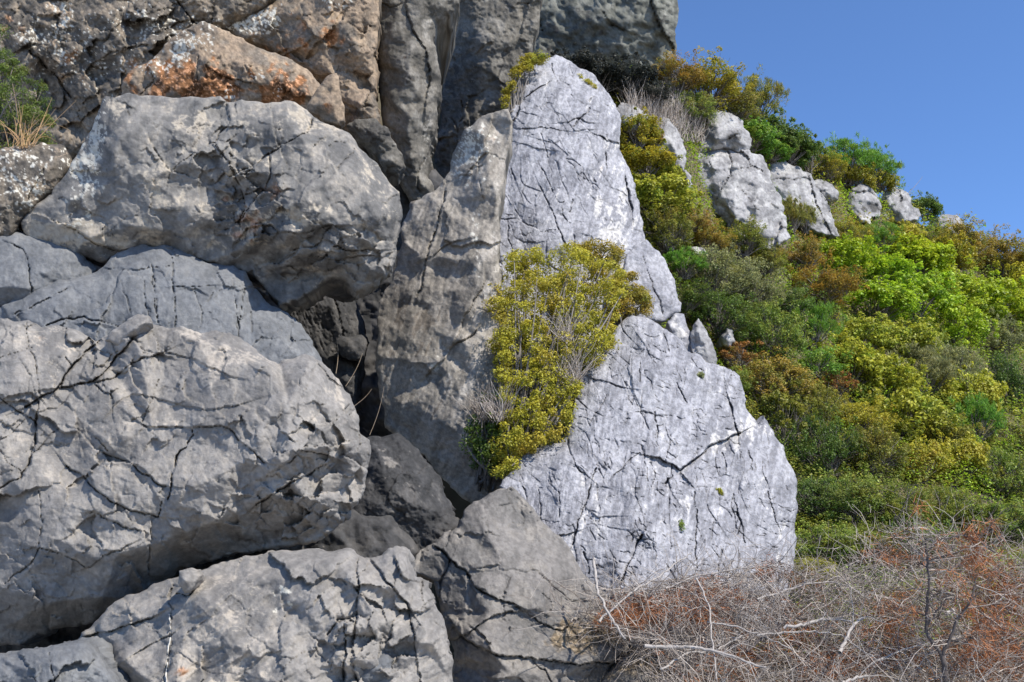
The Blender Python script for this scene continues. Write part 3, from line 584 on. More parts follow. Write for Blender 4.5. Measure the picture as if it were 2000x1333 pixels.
# ------------------------------------------------------------------ inside the gap
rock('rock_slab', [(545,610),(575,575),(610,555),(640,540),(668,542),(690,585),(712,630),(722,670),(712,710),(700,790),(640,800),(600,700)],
  11.2, M_SHADEROCK, 'leaning grooved slab deep inside the dark gap', cat='rock slab', gx=.1, gz=.25, seed=81, ctrl=[(620,590,.1),(650,600,.2),(660,650,.22),(690,640,.14),(640,700,.2)], edge=(12,.08), thick=.6, big=(.3,.03), rough=(.15,.02), streak=(1.15,6,.06,.012),
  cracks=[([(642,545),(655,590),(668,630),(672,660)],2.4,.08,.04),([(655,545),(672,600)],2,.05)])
rock('stone', [(654,672),(658,662),(668,656),(690,657),(706,654),(716,664),(715,685),(704,703),(685,704),(668,698)], 10.7, M_SHADEROCK, 'small stone jammed at the foot of the grooved slab in the dark gap', cat='stone', seed=82, gz=.2, ctrl=[(685,672,.10),(690,690,.10)], edge=(5,.04), thick=.3, big=(.2,.015), small=(.05,.006), rough=(.1,.01))
rock('stone', [(648,712),(665,700),(690,706),(702,730),(700,800),(660,820),(640,780)], 10.9, M_SHADEROCK, 'dark stone below the jammed stone in the gap', cat='stone', seed=83, gz=.2, ctrl=[(675,740,.15)], edge=(8,.06), thick=.5, big=(.2,.03), rough=(.1,.02))
rock('cliff', [(-420,470),(300,420),(640,360),(760,330),(850,330),(900,420),(900,760),(960,1000),(930,1080),(800,1100),(600,1040),(300,820),(-420,759),(-430,615)], 13.0, M_SHADEROCK, 'dark back wall closing the gap between the boulders', cat='rock wall', seed=84, ctrl=[(700,600,.1),(800,700,.15),(720,850,.1)], edge=(30,.2), thick=1, step=4, big=(.6,.08), rough=(.3,.05), net=[(.5,2,.04,.06)])  # backing wall added behind the gap, gap shade put in its colour

# ------------------------------------------------------------------ leaning brown slab and white tower
rock('rock_slab', [(992,213),(965,220),(935,232),(908,252),(890,290),(880,330),(855,367),(825,385),(800,398),(786,440),(775,520),(762,556),(740,590),(735,680),(740,760),(752,835),(770,848),(800,868),(830,890),(860,930),(890,960),(930,990),(985,975),(1010,900),(1000,800),(985,700),(975,600),(975,520),(975,430),(985,340),(998,280)],
  10.3, M_SLAB, 'tall leaning brown grey slab with pale lichen top against the white tower', cat='rock slab', gx=-.58, gz=.28, seed=91,
  ctrl=[(945,262,.12),(955,330,.2),(900,420,.12),(940,500,.22),(850,520,.10),(900,640,.22),(800,650,.09),(925,720,.26),(850,740,.14),(790,790,.10),(900,830,.30),(940,880,.28),(870,860,.18)],
  edge=(9,.06), thick=1.6, big=(.5,0.080), small=(.14,.005), rough=(.2,0.0132), streak=(-1.15,5,.10,.010), net=[(.9,1.6,.015,.02)], tilt=.08,
  cracks=[([(870,375),(860,410),(855,440),(840,480),(830,520),(815,580)],2.6,.08,.03),([(845,500),(870,480),(900,470)],2.4,.05,.03),([(840,725),(870,700),(890,660),(920,600),(945,550)],2.4,.03,.05),([(885,675),(915,660),(930,645)],2.6,.06,.04),([(905,350),(920,330),(950,320)],2,.03),([(940,300),(935,340),(945,390)],2,.03)],
  mask=[('l',918,290,34,55,.62),('l',925,480,10,60,.35),('l',850,715,8,14,.6),('p',880,690,12,70,.35),('d',800,650,60,220,.24),('d',870,560,50,120,.1),('r',930,290,40,60,.12),('p',775,780,16,60,.5),('p',930,740,50,60,.3),('p',965,420,30,160,.35),('p',970,600,25,120,.3)])
rock('rock_tower', [(940,420),(948,375),(966,330),(976,290),(985,250),(982,220),(986,190),(1000,160),(1030,135),(1060,115),(1085,107),(1110,118),(1150,140),(1170,160),(1185,180),(1203,208),(1213,240),(1210,272),(1218,310),(1233,340),(1243,380),(1255,430),(1262,472),(1258,520),(1245,600),(1240,680),(1180,760),(1100,850),(1000,890),(940,880),(930,700),(932,560)],
  12.2, M_WHITE, 'tall pale limestone tower with cracked rounded top, behind the yellow shrub', cat='rock tower', gx=.32, gz=.78, seed=101, step=1.35, streak=(-1.25, 5, .07, .004), pale_bias=.16,
  ctrl=[(1080,135,.14),(1030,170,.24),(1100,180,.34),(1160,190,.22),(1010,240,.20),(1080,260,.44),(1160,250,.40),(1195,260,.22),(1010,330,.24),(1090,340,.46),(1170,330,.48),(1205,340,.26),(1000,420,.20),(970,445,.04),(1080,430,.44),(1165,420,.50),(1210,420,.30),(1235,440,.12),(1020,520,.2),(1120,520,.4),(1200,520,.34),(1100,640,.4),(1000,700,.2),(1020,800,.3)],
  edge=(10,.10), thick=1.8, big=(.55,.085), small=(.12,.007), rough=(.2,.011),
  strokes=[(480,1.9,.2,14,80,1.2,.024),(620,-.15,.22,10,50,1.15,.022),(220,.9,.4,10,36,1.15,.02),(80,2.25,.12,40,150,1.35,.035)],
  cracks=[([(1076,158),(1060,168),(1040,180),(1025,192),(1015,205),(1010,225),(1002,240),(995,262)],2.8,.12,.03),([(1078,125),(1082,145),(1088,160)],2.4,.07),([(1040,130),(1044,150)],2.2,.06),([(1152,212),(1140,225),(1128,238),(1120,248)],3,.09,.03),([(1165,185),(1155,192),(1150,200)],2.4,.05),([(1020,252),(1060,249),(1090,254)],2,.05,.03),([(1055,260),(1065,290),(1070,310)],1.8,.04),([(1050,315),(1068,350),(1085,385)],2,.07),([(1055,365),(1070,395),(1085,430),(1100,470),(1108,485)],2.6,.09,.02),([(998,330),(1006,352)],2.2,.06),([(965,425),(985,430),(1010,428),(1045,445),(1060,455),(1085,450)],2.6,.08,-.05),([(990,430),(992,460),(1000,500)],2.2,.06),([(1170,265),(1185,275),(1208,280)],2.6,.08,.04),([(1183,300),(1185,330)],2.6,.08,.03),([(1105,310),(1135,325)],1.8,.04),([(1222,350),(1228,385),(1235,410)],4,.12,.05),([(1118,390),(1112,415)],2.2,.05),([(1210,385),(1218,400)],2.4,.06),([(1100,240),(1130,232),(1150,240)],2.4,.06,.03),([(1115,185),(1135,200)],1.8,.04)],
  mask=[('p',1190,380,40,110,.42),('p',1200,450,34,60,.45),('r',1182,335,9,45,.3),('r',1165,370,10,24,.24),('r',1222,330,8,30,.25),('p',1180,280,30,15,.4),('d',1000,420,50,160,.10),('d',1040,250,60,60,.06)])
rock('rock_slab', [(1222,500),(1240,478),(1262,468),(1288,492),(1304,522),(1320,560),(1331,592),(1329,610),(1305,622),(1280,630),(1245,640),(1215,615),(1215,550)],
  11.4, M_WHITE, 'grey white slab hanging off the right foot of the tower', cat='rock slab', gx=.35, gz=.7, seed=102, ctrl=[(1262,500,.10),(1270,560,.18),(1300,580,.16),(1250,600,.14)], edge=(8,.06), thick=.8, big=(.4,.03), rough=(.15,.015), strokes=[(30,1.9,.3,14,60,1.5,.02),(30,-.2,.4,10,40,1.4,.015)], cracks=[([(1255,500),(1268,540),(1285,580),(1295,615)],2,.05)])
rock('rock_flake', [(1302,632),(1315,614),(1336,614),(1346,645),(1354,668),(1360,705),(1335,690),(1312,655)], 10.9, M_WHITE, 'narrow pale flake tucked behind the peak of the lower white boulder', cat='rock flake', gz=.5, gx=.3, seed=103, ctrl=[(1325,640,.08),(1338,665,.08)], edge=(6,.05), thick=.5, big=(.2,.02), rough=(.1,.012), mask=[('p',1335,660,30,50,.5)])
rock('rock_flake', [(1348,655),(1355,635),(1364,622),(1376,640),(1388,662),(1398,688),(1404,722),(1375,725),(1352,695)], 10.8, M_WHITE2, 'pointed grey flake right of the narrow one beside the scrub', cat='rock flake', gz=.5, gx=.3, seed=104, ctrl=[(1364,640,.06),(1368,655,.16),(1380,690,.08)], edge=(3,.03), thick=.5, big=(.2,.02), rough=(.1,.014), net=[(.12,1.6,.02,.015)])
rock('boulder', [(975,950),(985,935),(1010,915),(1012,897),(1060,872),(1095,865),(1110,830),(1120,790),(1130,750),(1160,705),(1195,680),(1195,655),(1215,630),(1235,616),(1262,620),(1280,630),(1310,650),(1330,665),(1350,690),(1385,710),(1420,720),(1445,735),(1455,770),(1455,790),(1470,815),(1480,830),(1492,812),(1502,830),(1530,870),(1545,910),(1557,940),(1558,985),(1556,1050),(1550,1110),(1540,1220),(1440,1290),(1300,1310),(1190,1290),(1130,1200),(1060,1162),(1020,1140),(1008,1080),(995,1020)],
  9.0, M_WHITE, 'broad pale limestone boulder with pointed top, in front of the yellow shrub', gx=.30, gz=.82, seed=111, step=1.35, streak=(-1.4, 5, .06, .004), pale_bias=.16,
  ctrl=[(1235,640,.12),(1270,690,.26),(1210,720,.22),(1340,740,.30),(1180,790,.26),(1280,800,.44),(1400,770,.24),(1430,800,.16),(1150,880,.34),(1260,900,.54),(1370,870,.42),(1440,850,.26),(1490,850,.10),(1070,920,.22),(1020,945,.14),(1120,990,.46),(1230,1000,.56),(1330,920,.42),(1345,960,.50),(1450,940,.44),(1520,950,.22),(1530,1030,.14),(1400,1050,.5),(1300,1080,.54),(1180,1080,.46),(1080,1060,.36),(1030,1060,.16),(1060,1130,.12),(1160,1140,.32),(1250,1160,.5),(1450,1120,.46),(1300,1240,.4),(1430,1210,.4)],
  edge=(8,.08), thick=1.6, big=(.45,.065), small=(.11,.007), rough=(.18,.009),
  strokes=[(760,1.75,.2,10,60,1.2,.026),(1300,-.22,.2,8,40,1.15,.024),(260,.75,.3,8,34,1.15,.022),(90,1.82,.1,40,150,1.35,.04)],
  cracks=[([(1250,708),(1248,725),(1250,745)],2.2,.06),([(1322,748),(1330,765),(1342,788)],2.2,.06),([(1158,740),(1185,746),(1222,758)],2.4,.06,.02),([(1278,805),(1282,830),(1284,855)],2.6,.08),([(1420,770),(1430,800),(1436,830),(1442,850)],3.4,.10,.04),([(1253,870),(1258,900),(1265,940)],2.2,.06),([(1250,885),(1220,910),(1198,930)],2.2,.05,.02),([(1280,893),(1310,905),(1328,920),(1345,906),(1375,885),(1390,868),(1420,858),(1445,846)],4,.08,.08),([(1165,915),(1152,955),(1145,985),(1128,1030),(1118,1065)],2.8,.08,.02),([(1255,1045),(1240,1080),(1222,1115),(1205,1150)],4,.12,.05),([(1357,960),(1362,1000),(1358,1050),(1362,1110)],2,.06),([(1433,965),(1440,995),(1448,1020),(1440,1045)],2.4,.06),([(1110,860),(1120,895),(1132,920),(1150,932)],2.4,.06,.02),([(1312,908),(1314,930),(1300,945)],4.5,.10),([(1410,885),(1418,925)],2,.06),([(1462,880),(1470,920)],1.8,.05),([(1350,700),(1362,720),(1375,725)],2.2,.06),([(1090,960),(1092,1010)],1.8,.05),([(1050,955),(1056,1000),(1060,1040)],1.8,.05),([(1000,1035),(1040,1050),(1090,1048),(1120,1040)],2.4,.05,.03),([(1060,1080),(1075,1110)],5,.07),([(1100,1090),(1115,1125)],5,.07),([(1085,1075),(1095,1105)],4,.06),([(1140,1080),(1150,1120)],4,.06),([(1020,950),(1030,990),(1040,1000)],2,.05),([(1185,770),(1170,800),(1150,830)],1.8,.04),([(1310,850),(1300,900)],1.8,.04),([(1440,1000),(1455,1060)],1.8,.05),([(1500,960),(1512,1010),(1525,1040)],1.8,.05)],
  mask=[('p',1470,835,50,30,.45),('p',1535,1060,30,60,.3),('p',1400,870,60,25,.4),('p',1150,960,40,70,.4),('p',1320,1000,60,40,.25),('r',1545,1050,10,60,.2)])

# ------------------------------------------------------------------ cliffs behind
rock('cliff', [(-420,-25),(560,-80),(520,10),(440,60),(440,200),(440,300),(300,420),(-430,365),(-460,170)], 13.2, M_BROWN, 'dark brown lichen spotted cliff face filling the upper left corner', cat='cliff', gx=-.25, gz=-.04, seed=121,
  ctrl=[(60,40,.2),(160,60,.35),(250,60,.30),(140,140,.12),(110,200,.02),(200,200,.36),(260,150,.30),(330,60,.28),(400,30,.20),(300,20,.34),(60,250,.2),(170,280,.3),(380,100,.1),(-200,100,.3),(-250,280,.25)], edge=(20,.1), thick=2.5, big=(.6,.07), small=(.16,.014), rough=(.22,.04), net=[(.7,2.2,.04,.05)], zones=[(330,50,80,60,.35,.6,.12),(180,120,160,120,.4,.35,.08)],
  cracks=[([(60,100),(90,130),(120,160),(140,190)],7,.10,.08),([(250,95),(290,88),(320,85)],2.4,.08,.05),([(315,60),(345,45),(370,40)],2.6,.10,.06),([(345,0),(365,25),(385,48)],3,.09,.05),([(320,15),(335,35),(350,42)],2.2,.06)],
  mask=[('l',115,40,16,70,.45),('l',60,70,30,30,.4),('l',290,40,60,30,.42),('l',160,110,80,60,.22),('l',380,60,60,25,.3),('p',115,60,20,80,.7),('p',130,150,20,30,.6),('r',20,45,40,30,.4),('r',250,120,50,40,.3),('r',130,140,40,40,.25),('d',150,150,120,80,.15),('d',60,200,60,60,.25),('p',255,150,24,40,.7)])
rock('boulder', [(236,190),(246,150),(262,130),(285,125),(310,103),(335,75),(360,58),(400,42),(430,55),(465,72),(500,92),(560,112),(600,135),(625,165),(650,205),(640,245),(560,260),(250,260)], 11.6, M_TAN, 'rust orange rock streaked with white lichen behind the overhanging boulder', gx=-.2, gz=.1, seed=122,
  ctrl=[(300,130,.16),(370,85,.16),(420,75,.12),(390,130,.34),(450,120,.26),(520,130,.26),(560,160,.28),(600,180,.18),(330,170,.26),(420,180,.26),(280,190,.12),(500,190,.2)], edge=(12,.08), thick=1.4, big=(.4,.05), small=(.12,.014), rough=(.18,.03), net=[(.35,2,.03,.03)],
  cracks=[([(285,125),(300,160),(270,190)],2.4,.06,.03),([(388,110),(385,140),(388,170)],2.4,.05,.03),([(470,120),(490,130),(505,135)],2,.05),([(420,140),(450,155),(500,165)],3,.05,.04)],
  mask=[('r',340,150,95,55,.6),('r',450,170,130,45,.5),('r',570,175,55,35,.45),('l',355,80,40,30,.5),('l',310,130,30,16,.5),('l',400,50,30,10,.4),('l',350,100,20,26,.5),('l',510,150,14,10,.4),('l',538,175,10,10,.4),('l',450,188,12,14,.4),('p',255,160,20,40,.5),('d',440,165,60,20,.35)])
rock('cliff', [(400,42),(440,48),(480,30),(520,12),(560,-10),(560,-80),(742,-80),(738,60),(734,160),(738,250),(742,290),(700,280),(660,230),(625,165),(560,112),(480,80)], 12.4, M_TAN, 'tan upper cliff block with white lichen crust left of the long vertical joint', cat='cliff', gx=-.2, gz=.0, seed=123,
  ctrl=[(520,45,.10),(580,30,.22),(660,20,.3),(600,80,.26),(680,90,.34),(640,130,.28),(710,120,.22),(700,200,.26),(660,180,.2),(715,40,.2)], edge=(14,.1), thick=1.6, big=(.5,.05), small=(.15,.014), rough=(.2,.03), net=[(.6,2,.02,.03)], zones=[(640,120,120,120,.35,.4,.07)],
  mask=[('l',490,50,50,24,.55),('l',530,35,26,24,.42),('l',660,6,30,12,.5),('r',600,90,120,70,.34),('d',700,190,50,60,.35),('l',450,45,40,14,.45)])
rock('stone', [(600,206),(612,186),(630,160),(644,146),(657,143),(662,150),(667,190),(673,236),(664,246),(640,240),(605,220)], 11.0, M_TAN, 'small upright triangular stone perched behind the overhanging boulder', cat='stone', gx=-.1, seed=124, ctrl=[(648,165,.07),(645,200,.12),(655,225,.08),(625,205,.09)], edge=(4,.04), thick=.4, big=(.25,.02), small=(.07,.006), rough=(.1,.012), mask=[('r',640,210,22,16,.55),('p',645,170,20,30,.3)])
rock('rock_column', [(733,-80),(900,-80),(897,5),(880,30),(852,44),(845,80),(858,130),(861,160),(852,200),(850,235),(838,290),(834,345),(850,378),(830,402),(800,395),(770,335),(748,250),(738,130)], 12.7, M_COL, 'tall grey olive rock column beside the long vertical joint', cat='rock column', gx=-.15, gz=.05, seed=125,
  ctrl=[(770,10,.2),(830,0,.26),(800,60,.3),(760,120,.24),(800,150,.4),(840,130,.2),(800,230,.38),(770,200,.26),(835,200,.22),(800,300,.30),(820,330,.16),(825,370,.1)], edge=(14,.1), thick=1.6, big=(.5,.05), small=(.15,.012), rough=(.2,.025),
  cracks=[([(793,0),(800,40),(815,75),(835,110),(840,160),(830,210)],3,.07,.07),([(740,5),(760,15),(793,5)],2.4,.05),([(820,380),(815,340),(830,310)],2.4,.06,.04),([(790,150),(810,160)],2,.03)],
  mask=[('d',790,180,40,70,.22),('p',840,60,30,40,.4),('p',835,250,10,90,.5),('r',790,120,30,60,.12)])
rock('boulder', [(676,245),(700,232),(735,232),(758,250),(775,288),(788,330),(778,346),(755,338),(735,305),(705,285)], 11.6, M_COL, 'dark knobbly rock wedged between the overhanging boulder and the column', gx=-.1, seed=126, ctrl=[(715,255,.12),(745,275,.14),(765,315,.12)], edge=(8,.06), thick=.8, big=(.3,.04), small=(.1,.012), rough=(.12,.03), mask=[('d',720,260,60,60,.3),('p',765,325,20,20,.5)])
rock('cliff', [(850,-80),(1060,-80),(1040,100),(1010,260),(985,420),(880,430),(835,420),(836,380),(848,300),(862,240),(866,160),(870,80),(890,30)], 15.2, M_COL, 'dark olive rock wall in the recess left of the white tower', cat='cliff', gx=-.35, gz=-.05, seed=127,
  ctrl=[(920,40,.3),(960,120,.4),(900,140,.25),(930,220,.35),(880,260,.22),(980,60,.4),(940,320,.3),(880,340,.12),(985,200,.35)], edge=(16,.12), thick=1.6, big=(.6,.07), small=(.18,.014), rough=(.25,.04), net=[(.7,2,.03,.05)],
  cracks=[([(898,180),(905,230),(893,270),(890,330)],3,.08,.06),([(880,230),(895,260),(915,262)],2.4,.05)], mask=[('d',930,150,80,150,.2),('p',890,250,20,60,.3)])
rock('cliff', [(1000,-80),(1322,-80),(1326,20),(1318,60),(1322,92),(1310,180),(1240,260),(1000,320)], 20.0, M_FAR, 'grey green cliff rising behind the white tower up to the blue sky', cat='cliff', gx=-.25, gz=-.12, seed=128,
  ctrl=[(1060,40,.4),(1130,30,.6),(1200,60,.7),(1260,30,.6),(1290,20,.4),(1150,110,.5),(1230,110,.5),(1300,70,.25),(1080,150,.3)], edge=(16,.3), thick=3, step=3, big=(1.2,.14), small=(.35,.03), rough=(.5,.09), net=[(1.3,2,.06,.08)],
  cracks=[([(1272,0),(1280,30),(1300,70),(1315,95)],3,.15,.15),([(1175,20),(1195,50),(1220,60)],2.4,.1,.06),([(1040,20),(1060,60)],2.4,.1,.06)], mask=[('d',1150,80,130,50,.25),('p',1250,40,60,40,.25)])
rock('cliff', [(300,-120),(985,-120),(985,600),(300,600)], 17.4, M_SHADEROCK, 'dark rock closing the narrow cleft beside the column', cat='cliff', seed=129, bulge=.3, edge=(30,.3), thick=2, step=8, big=(1.2,.2), rough=(.5,.1))  # added to close the cleft, its shade put into the stone colour

# ------------------------------------------------------------------ rocks on the hillside
def hill_rock(seed, name, outline, label, cat='boulder', fwd=.55, **k):
    o = np.asarray(outline, float); c = o.mean(0); D = float(hill_depth(c[0], c[1])) - fwd
    k.setdefault('gz', .75); k.setdefault('gx', .2); k.setdefault('edge', (2.5, .07)); k.setdefault('jag', .11); k.setdefault('thick', 1.2); k.setdefault('step', 2.2)
    k.setdefault('big', (.7, .17)); k.setdefault('tilt', .4); k.setdefault('small', (.2, .05)); k.setdefault('rough', (.3, .04)); k.setdefault('bulge', .25); k.setdefault('net', [(.5, 1.6, .05, .04)])
    return rock(name, outline, D, k.pop('mat', M_WHITE2), label, cat, 'limestone outcrops on the hillside', seed=seed, **k)
hill_rock(141, 'boulder', [(1262,240),(1275,228),(1292,225),(1310,238),(1328,262),(1338,290),(1341,312),(1335,335),(1322,330),(1300,300),(1275,305),(1270,270)], 'smooth rounded outcrop half hidden by ochre shrubs right of the tower', net=None)
hill_rock(142, 'rock_slab', [(1330,335),(1340,332),(1352,360),(1355,385),(1335,385)], 'thin white sliver of rock below the smooth rounded outcrop', cat='rock slab')
hill_rock(143, 'boulder', [(1345,300),(1352,285),(1375,262),(1380,240),(1390,220),(1400,214),(1430,222),(1450,235),(1462,258),(1468,285),(1462,296),(1420,292),(1370,300)], 'blocky capstone on top of the big hillside outcrop', ctrl=[(1400,235,.2),(1430,250,.3),(1400,275,.4),(1450,275,.25)], cracks=[([(1380,270),(1410,275),(1440,262)],2,.08,.05)], mask=[('d',1440,262,20,16,.35)])
hill_rock(144, 'boulder', [(1350,305),(1370,298),(1420,290),(1465,294),(1490,305),(1500,330),(1512,365),(1528,400),(1536,430),(1545,465),(1510,490),(1440,460),(1400,420),(1370,390),(1352,360),(1348,330)], 'largest outcrop on the hillside, white face split by a diagonal crack', fwd=.75, ctrl=[(1390,330,.35),(1440,320,.4),(1480,340,.35),(1420,390,.5),(1480,400,.5),(1510,420,.3),(1490,450,.4)],
  cracks=[([(1420,295),(1430,320),(1425,345),(1410,370),(1400,390)],2.6,.15,.06),([(1430,330),(1470,325),(1490,335)],2,.1,.05),([(1440,365),(1465,390),(1480,410)],1.8,.08)], mask=[('p',1430,380,60,50,.3)])
hill_rock(145, 'rock_slab', [(1492,310),(1530,312),(1550,325),(1568,335),(1585,340),(1600,370),(1615,400),(1630,430),(1640,462),(1600,455),(1560,440),(1530,410),(1510,370)], 'long sloping outcrop slab right of the largest outcrop', cat='rock slab', fwd=.65, ctrl=[(1530,340,.2),(1560,370,.3),(1580,410,.3),(1610,430,.2)], cracks=[([(1580,345),(1590,380),(1605,420),(1622,455)],2,.12,.08),([(1515,350),(1550,352),(1580,350)],1.8,.06,.04)])
hill_rock(146, 'boulder', [(1582,358),(1600,350),(1620,358),(1636,372),(1637,390),(1625,396),(1605,385)], 'small rounded grey outcrop stone above the sloping slab')
hill_rock(147, 'boulder', [(1655,385),(1665,368),(1680,359),(1695,362),(1712,380),(1721,400),(1718,425),(1700,430),(1675,425),(1655,410)], 'domed outcrop boulder with dark hollow under the ochre shrub', ctrl=[(1690,372,.2),(1700,395,.3),(1690,412,.0),(1675,390,.3)], cracks=[([(1665,373),(1680,376),(1696,372)],1.8,.1,.05)], mask=[('d',1700,408,22,12,.7)])  # dark mask darkens the stone in the hollow
hill_rock(148, 'boulder', [(1720,425),(1726,395),(1732,370),(1742,363),(1760,370),(1775,378),(1780,400),(1800,422),(1780,432),(1745,432)], 'grey outcrop boulder standing against the sky near the small dark bush', ctrl=[(1745,380,.25),(1770,395,.25),(1760,415,.3)])
hill_rock(149, 'boulder', [(1822,425),(1840,418),(1865,420),(1880,430),(1893,448),(1898,460),(1870,465),(1835,450)], 'low smooth rock on the skyline at far right', net=None)
hill_rock(150, 'stone', [(1675,425),(1690,415),(1702,425),(1700,442),(1680,440)], 'small bright white stone below the domed boulder', cat='stone', mask=[('p',1690,430,30,30,.9)])
hill_rock(151, 'stone', [(1345,490),(1360,482),(1378,490),(1385,505),(1365,512),(1350,505)], 'small white stone showing between shrubs left of centre slope', cat='stone', mask=[('p',1365,495,40,30,.7)])
hill_rock(152, 'stone', [(1490,470),(1505,462),(1515,472),(1512,485),(1498,486)], 'tiny white stone at the foot of the largest outcrop', cat='stone', mask=[('p',1502,475,30,30,.7)])
hill_rock(153, 'stone', [(1408,655),(1418,640),(1432,645),(1436,670),(1425,682),(1410,675)], 'shaded grey stone among dark shrubs right of the pointed flake', cat='stone')
hill_rock(154, 'boulder', [(1195,215),(1215,200),(1240,205),(1262,222),(1275,240),(1240,260),(1205,250)], 'pale ledge of rock behind the shoulder of the tower', fwd=.5)
# ------------------------------------------------------------------ shrubs
def leaf_mesh(name, centres, normals, tips, size, rng, aspect=.55, origin=(0, 0, 0), up=0.0):
    """rhombic leaves folded a little along the midrib; tips attribute = young growth"""
    n = len(centres); c = np.asarray(centres); unit = lambda q: q / (np.linalg.norm(q, axis=1)[:, None] + 1e-9)
    if up > .5:                     # needle-like shoots point outwards and up
        ax = normals + rng.normal(0, .7, (n, 3)); ax[:, 2] += up; ax = unit(ax); sd = unit(np.cross(ax, rng.normal(0, 1, (n, 3)))); nm = np.cross(sd, ax)
    else:                           # broad leaves turn their blades outwards and to the light
        nm = unit(normals * .8 + np.array([.25, -.1, .55]) + rng.normal(0, .55, (n, 3))); sd = unit(np.cross(nm, rng.normal(0, 1, (n, 3)))); ax = np.cross(nm, sd)
    L = (size * rng.uniform(.6, 1.3, n))[:, None]; W = L * aspect
    base = c - ax * L * .45; top = c + ax * L * .55
    l = c + sd * W * .5 + nm * W * .15; r = c - sd * W * .5 + nm * W * .15
    V = np.stack([base, r, top, l], 1).reshape(-1, 3) - np.asarray(origin)
    i = np.arange(n) * 4
    T = np.stack([np.stack([i, i + 1, i + 2], -1), np.stack([i, i + 2, i + 3], -1)], 1).reshape(-1, 3)
    me = mesh_polys(name, V, None, T, smooth=False)
    at = me.attributes.new('tip', 'FLOAT', 'POINT'); at.data.foreach_set('value', np.repeat(np.clip(tips, 0, 1), 4).astype(np.float32))
    return me
def clump_leaves(cc, rr, per, rng, flat=.85):
    """leaves spread over and inside the outer shells of many small clumps"""
    C = np.repeat(cc, per, 0); R = np.repeat(rr, per)
    d = rng.normal(0, 1, (len(C), 3)); d[:, 2] += .25; d /= np.linalg.norm(d, axis=1)[:, None]
    k = rng.uniform(.35, 1.08, len(C)) ** .7
    pos = C + d * (R * k)[:, None] * np.array([1, 1, flat])
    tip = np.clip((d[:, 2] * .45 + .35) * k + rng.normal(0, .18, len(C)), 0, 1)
    return pos, d, tip
SHAPES = {}
def unit_shrub(kind, seed):
    """a unit-radius bush: foliage mesh and stem mesh, shared by its copies"""
    rng = np.random.default_rng(seed); n = 46
    if kind == 'round':   # dense mound of rounded clumps
        u = rng.normal(0, 1, (n, 3)); u[:, 2] = np.abs(u[:, 2]) * 1.05 - .5; u /= np.linalg.norm(u, axis=1)[:, None]
        cc = u * np.array([.78, .78, .70]) * rng.uniform(.72, 1.08, n)[:, None]; rr = rng.uniform(.17, .33, n); per, size, asp, up = 170, .085, .6, 0
    elif kind == 'fine':  # tiny leaves, soft outline
        n = 70; u = rng.normal(0, 1, (n, 3)); u[:, 2] = np.abs(u[:, 2]) * 1.05 - .5; u /= np.linalg.norm(u, axis=1)[:, None]
        cc = u * np.array([.82, .82, .68]) * rng.uniform(.55, 1.1, n)[:, None]; rr = rng.uniform(.12, .26, n); per, size, asp, up = 150, .06, .5, .2
    elif kind == 'spiky': # upright feathery shoots
        n = 60; a = rng.uniform(0, 6.28, n); q = np.sqrt(rng.random(n)) * .8
        cc = np.stack([np.cos(a) * q, np.sin(a) * q, rng.uniform(-.1, .85, n) * (1.05 - q * .6)], -1); rr = rng.uniform(.10, .2, n); per, size, asp, up = 150, .11, .16, 1.1
    else:                 # 'open': sparse with bare twigs
        n = 34; u = rng.normal(0, 1, (n, 3)); u[:, 2] = np.abs(u[:, 2]) - .1; u /= np.linalg.norm(u, axis=1)[:, None]
        cc = u * np.array([.85, .85, .75]) * rng.uniform(.6, 1.12, n)[:, None]; rr = rng.uniform(.10, .22, n); per, size, asp, up = 110, .075, .55, 0
    pos, d, tip = clump_leaves(cc, rr, per, rng)
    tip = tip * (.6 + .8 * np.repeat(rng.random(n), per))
    ns = 46; u = rng.normal(0, 1, (ns, 3)); u[:, 2] = np.abs(u[:, 2]) - .25; u /= np.linalg.norm(u, axis=1)[:, None]     # sprigs that break the outline
    sp = u * np.array([.92, .92, .82]) * rng.uniform(.95, 1.32, ns)[:, None]
    p2, d2, t2 = clump_leaves(sp, rng.uniform(.05, .13, ns), 34, rng, 1.3); pos = np.concatenate([pos, p2]); d = np.concatenate([d, d2]); tip = np.concatenate([tip, t2 + .15])
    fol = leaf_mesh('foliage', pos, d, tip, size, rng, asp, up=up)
    tb = Tubes()
    for k in range(n):
        a = np.array([rng.normal(0, .08), rng.normal(0, .08), -.55]); b = cc[k]; m = (a + b) / 2 + rng.normal(0, .09, 3) + np.array([0, 0, .05])
        t = np.linspace(0, 1, 6)[:, None]; tb.add((1 - t) ** 2 * a + 2 * t * (1 - t) * m + t * t * b, .022, .007, 4)
        if kind in ('open', 'fine'):
            for j in range(3):
                e = b + rng.normal(0, .16, 3) + np.array([0, 0, .06]); tb.add([m, (m + e) / 2 + rng.normal(0, .04, 3), e], .009, .003, 3)
    return fol, tb.mesh('stems')
for kd, n in (('round', 4), ('fine', 4), ('spiky', 3), ('open', 3)):
    SHAPES[kd] = [unit_shrub(kd, 500 + 17 * i + len(kd)) for i in range(n)]
rs = random.Random(4)
SHRUB_N = [0]
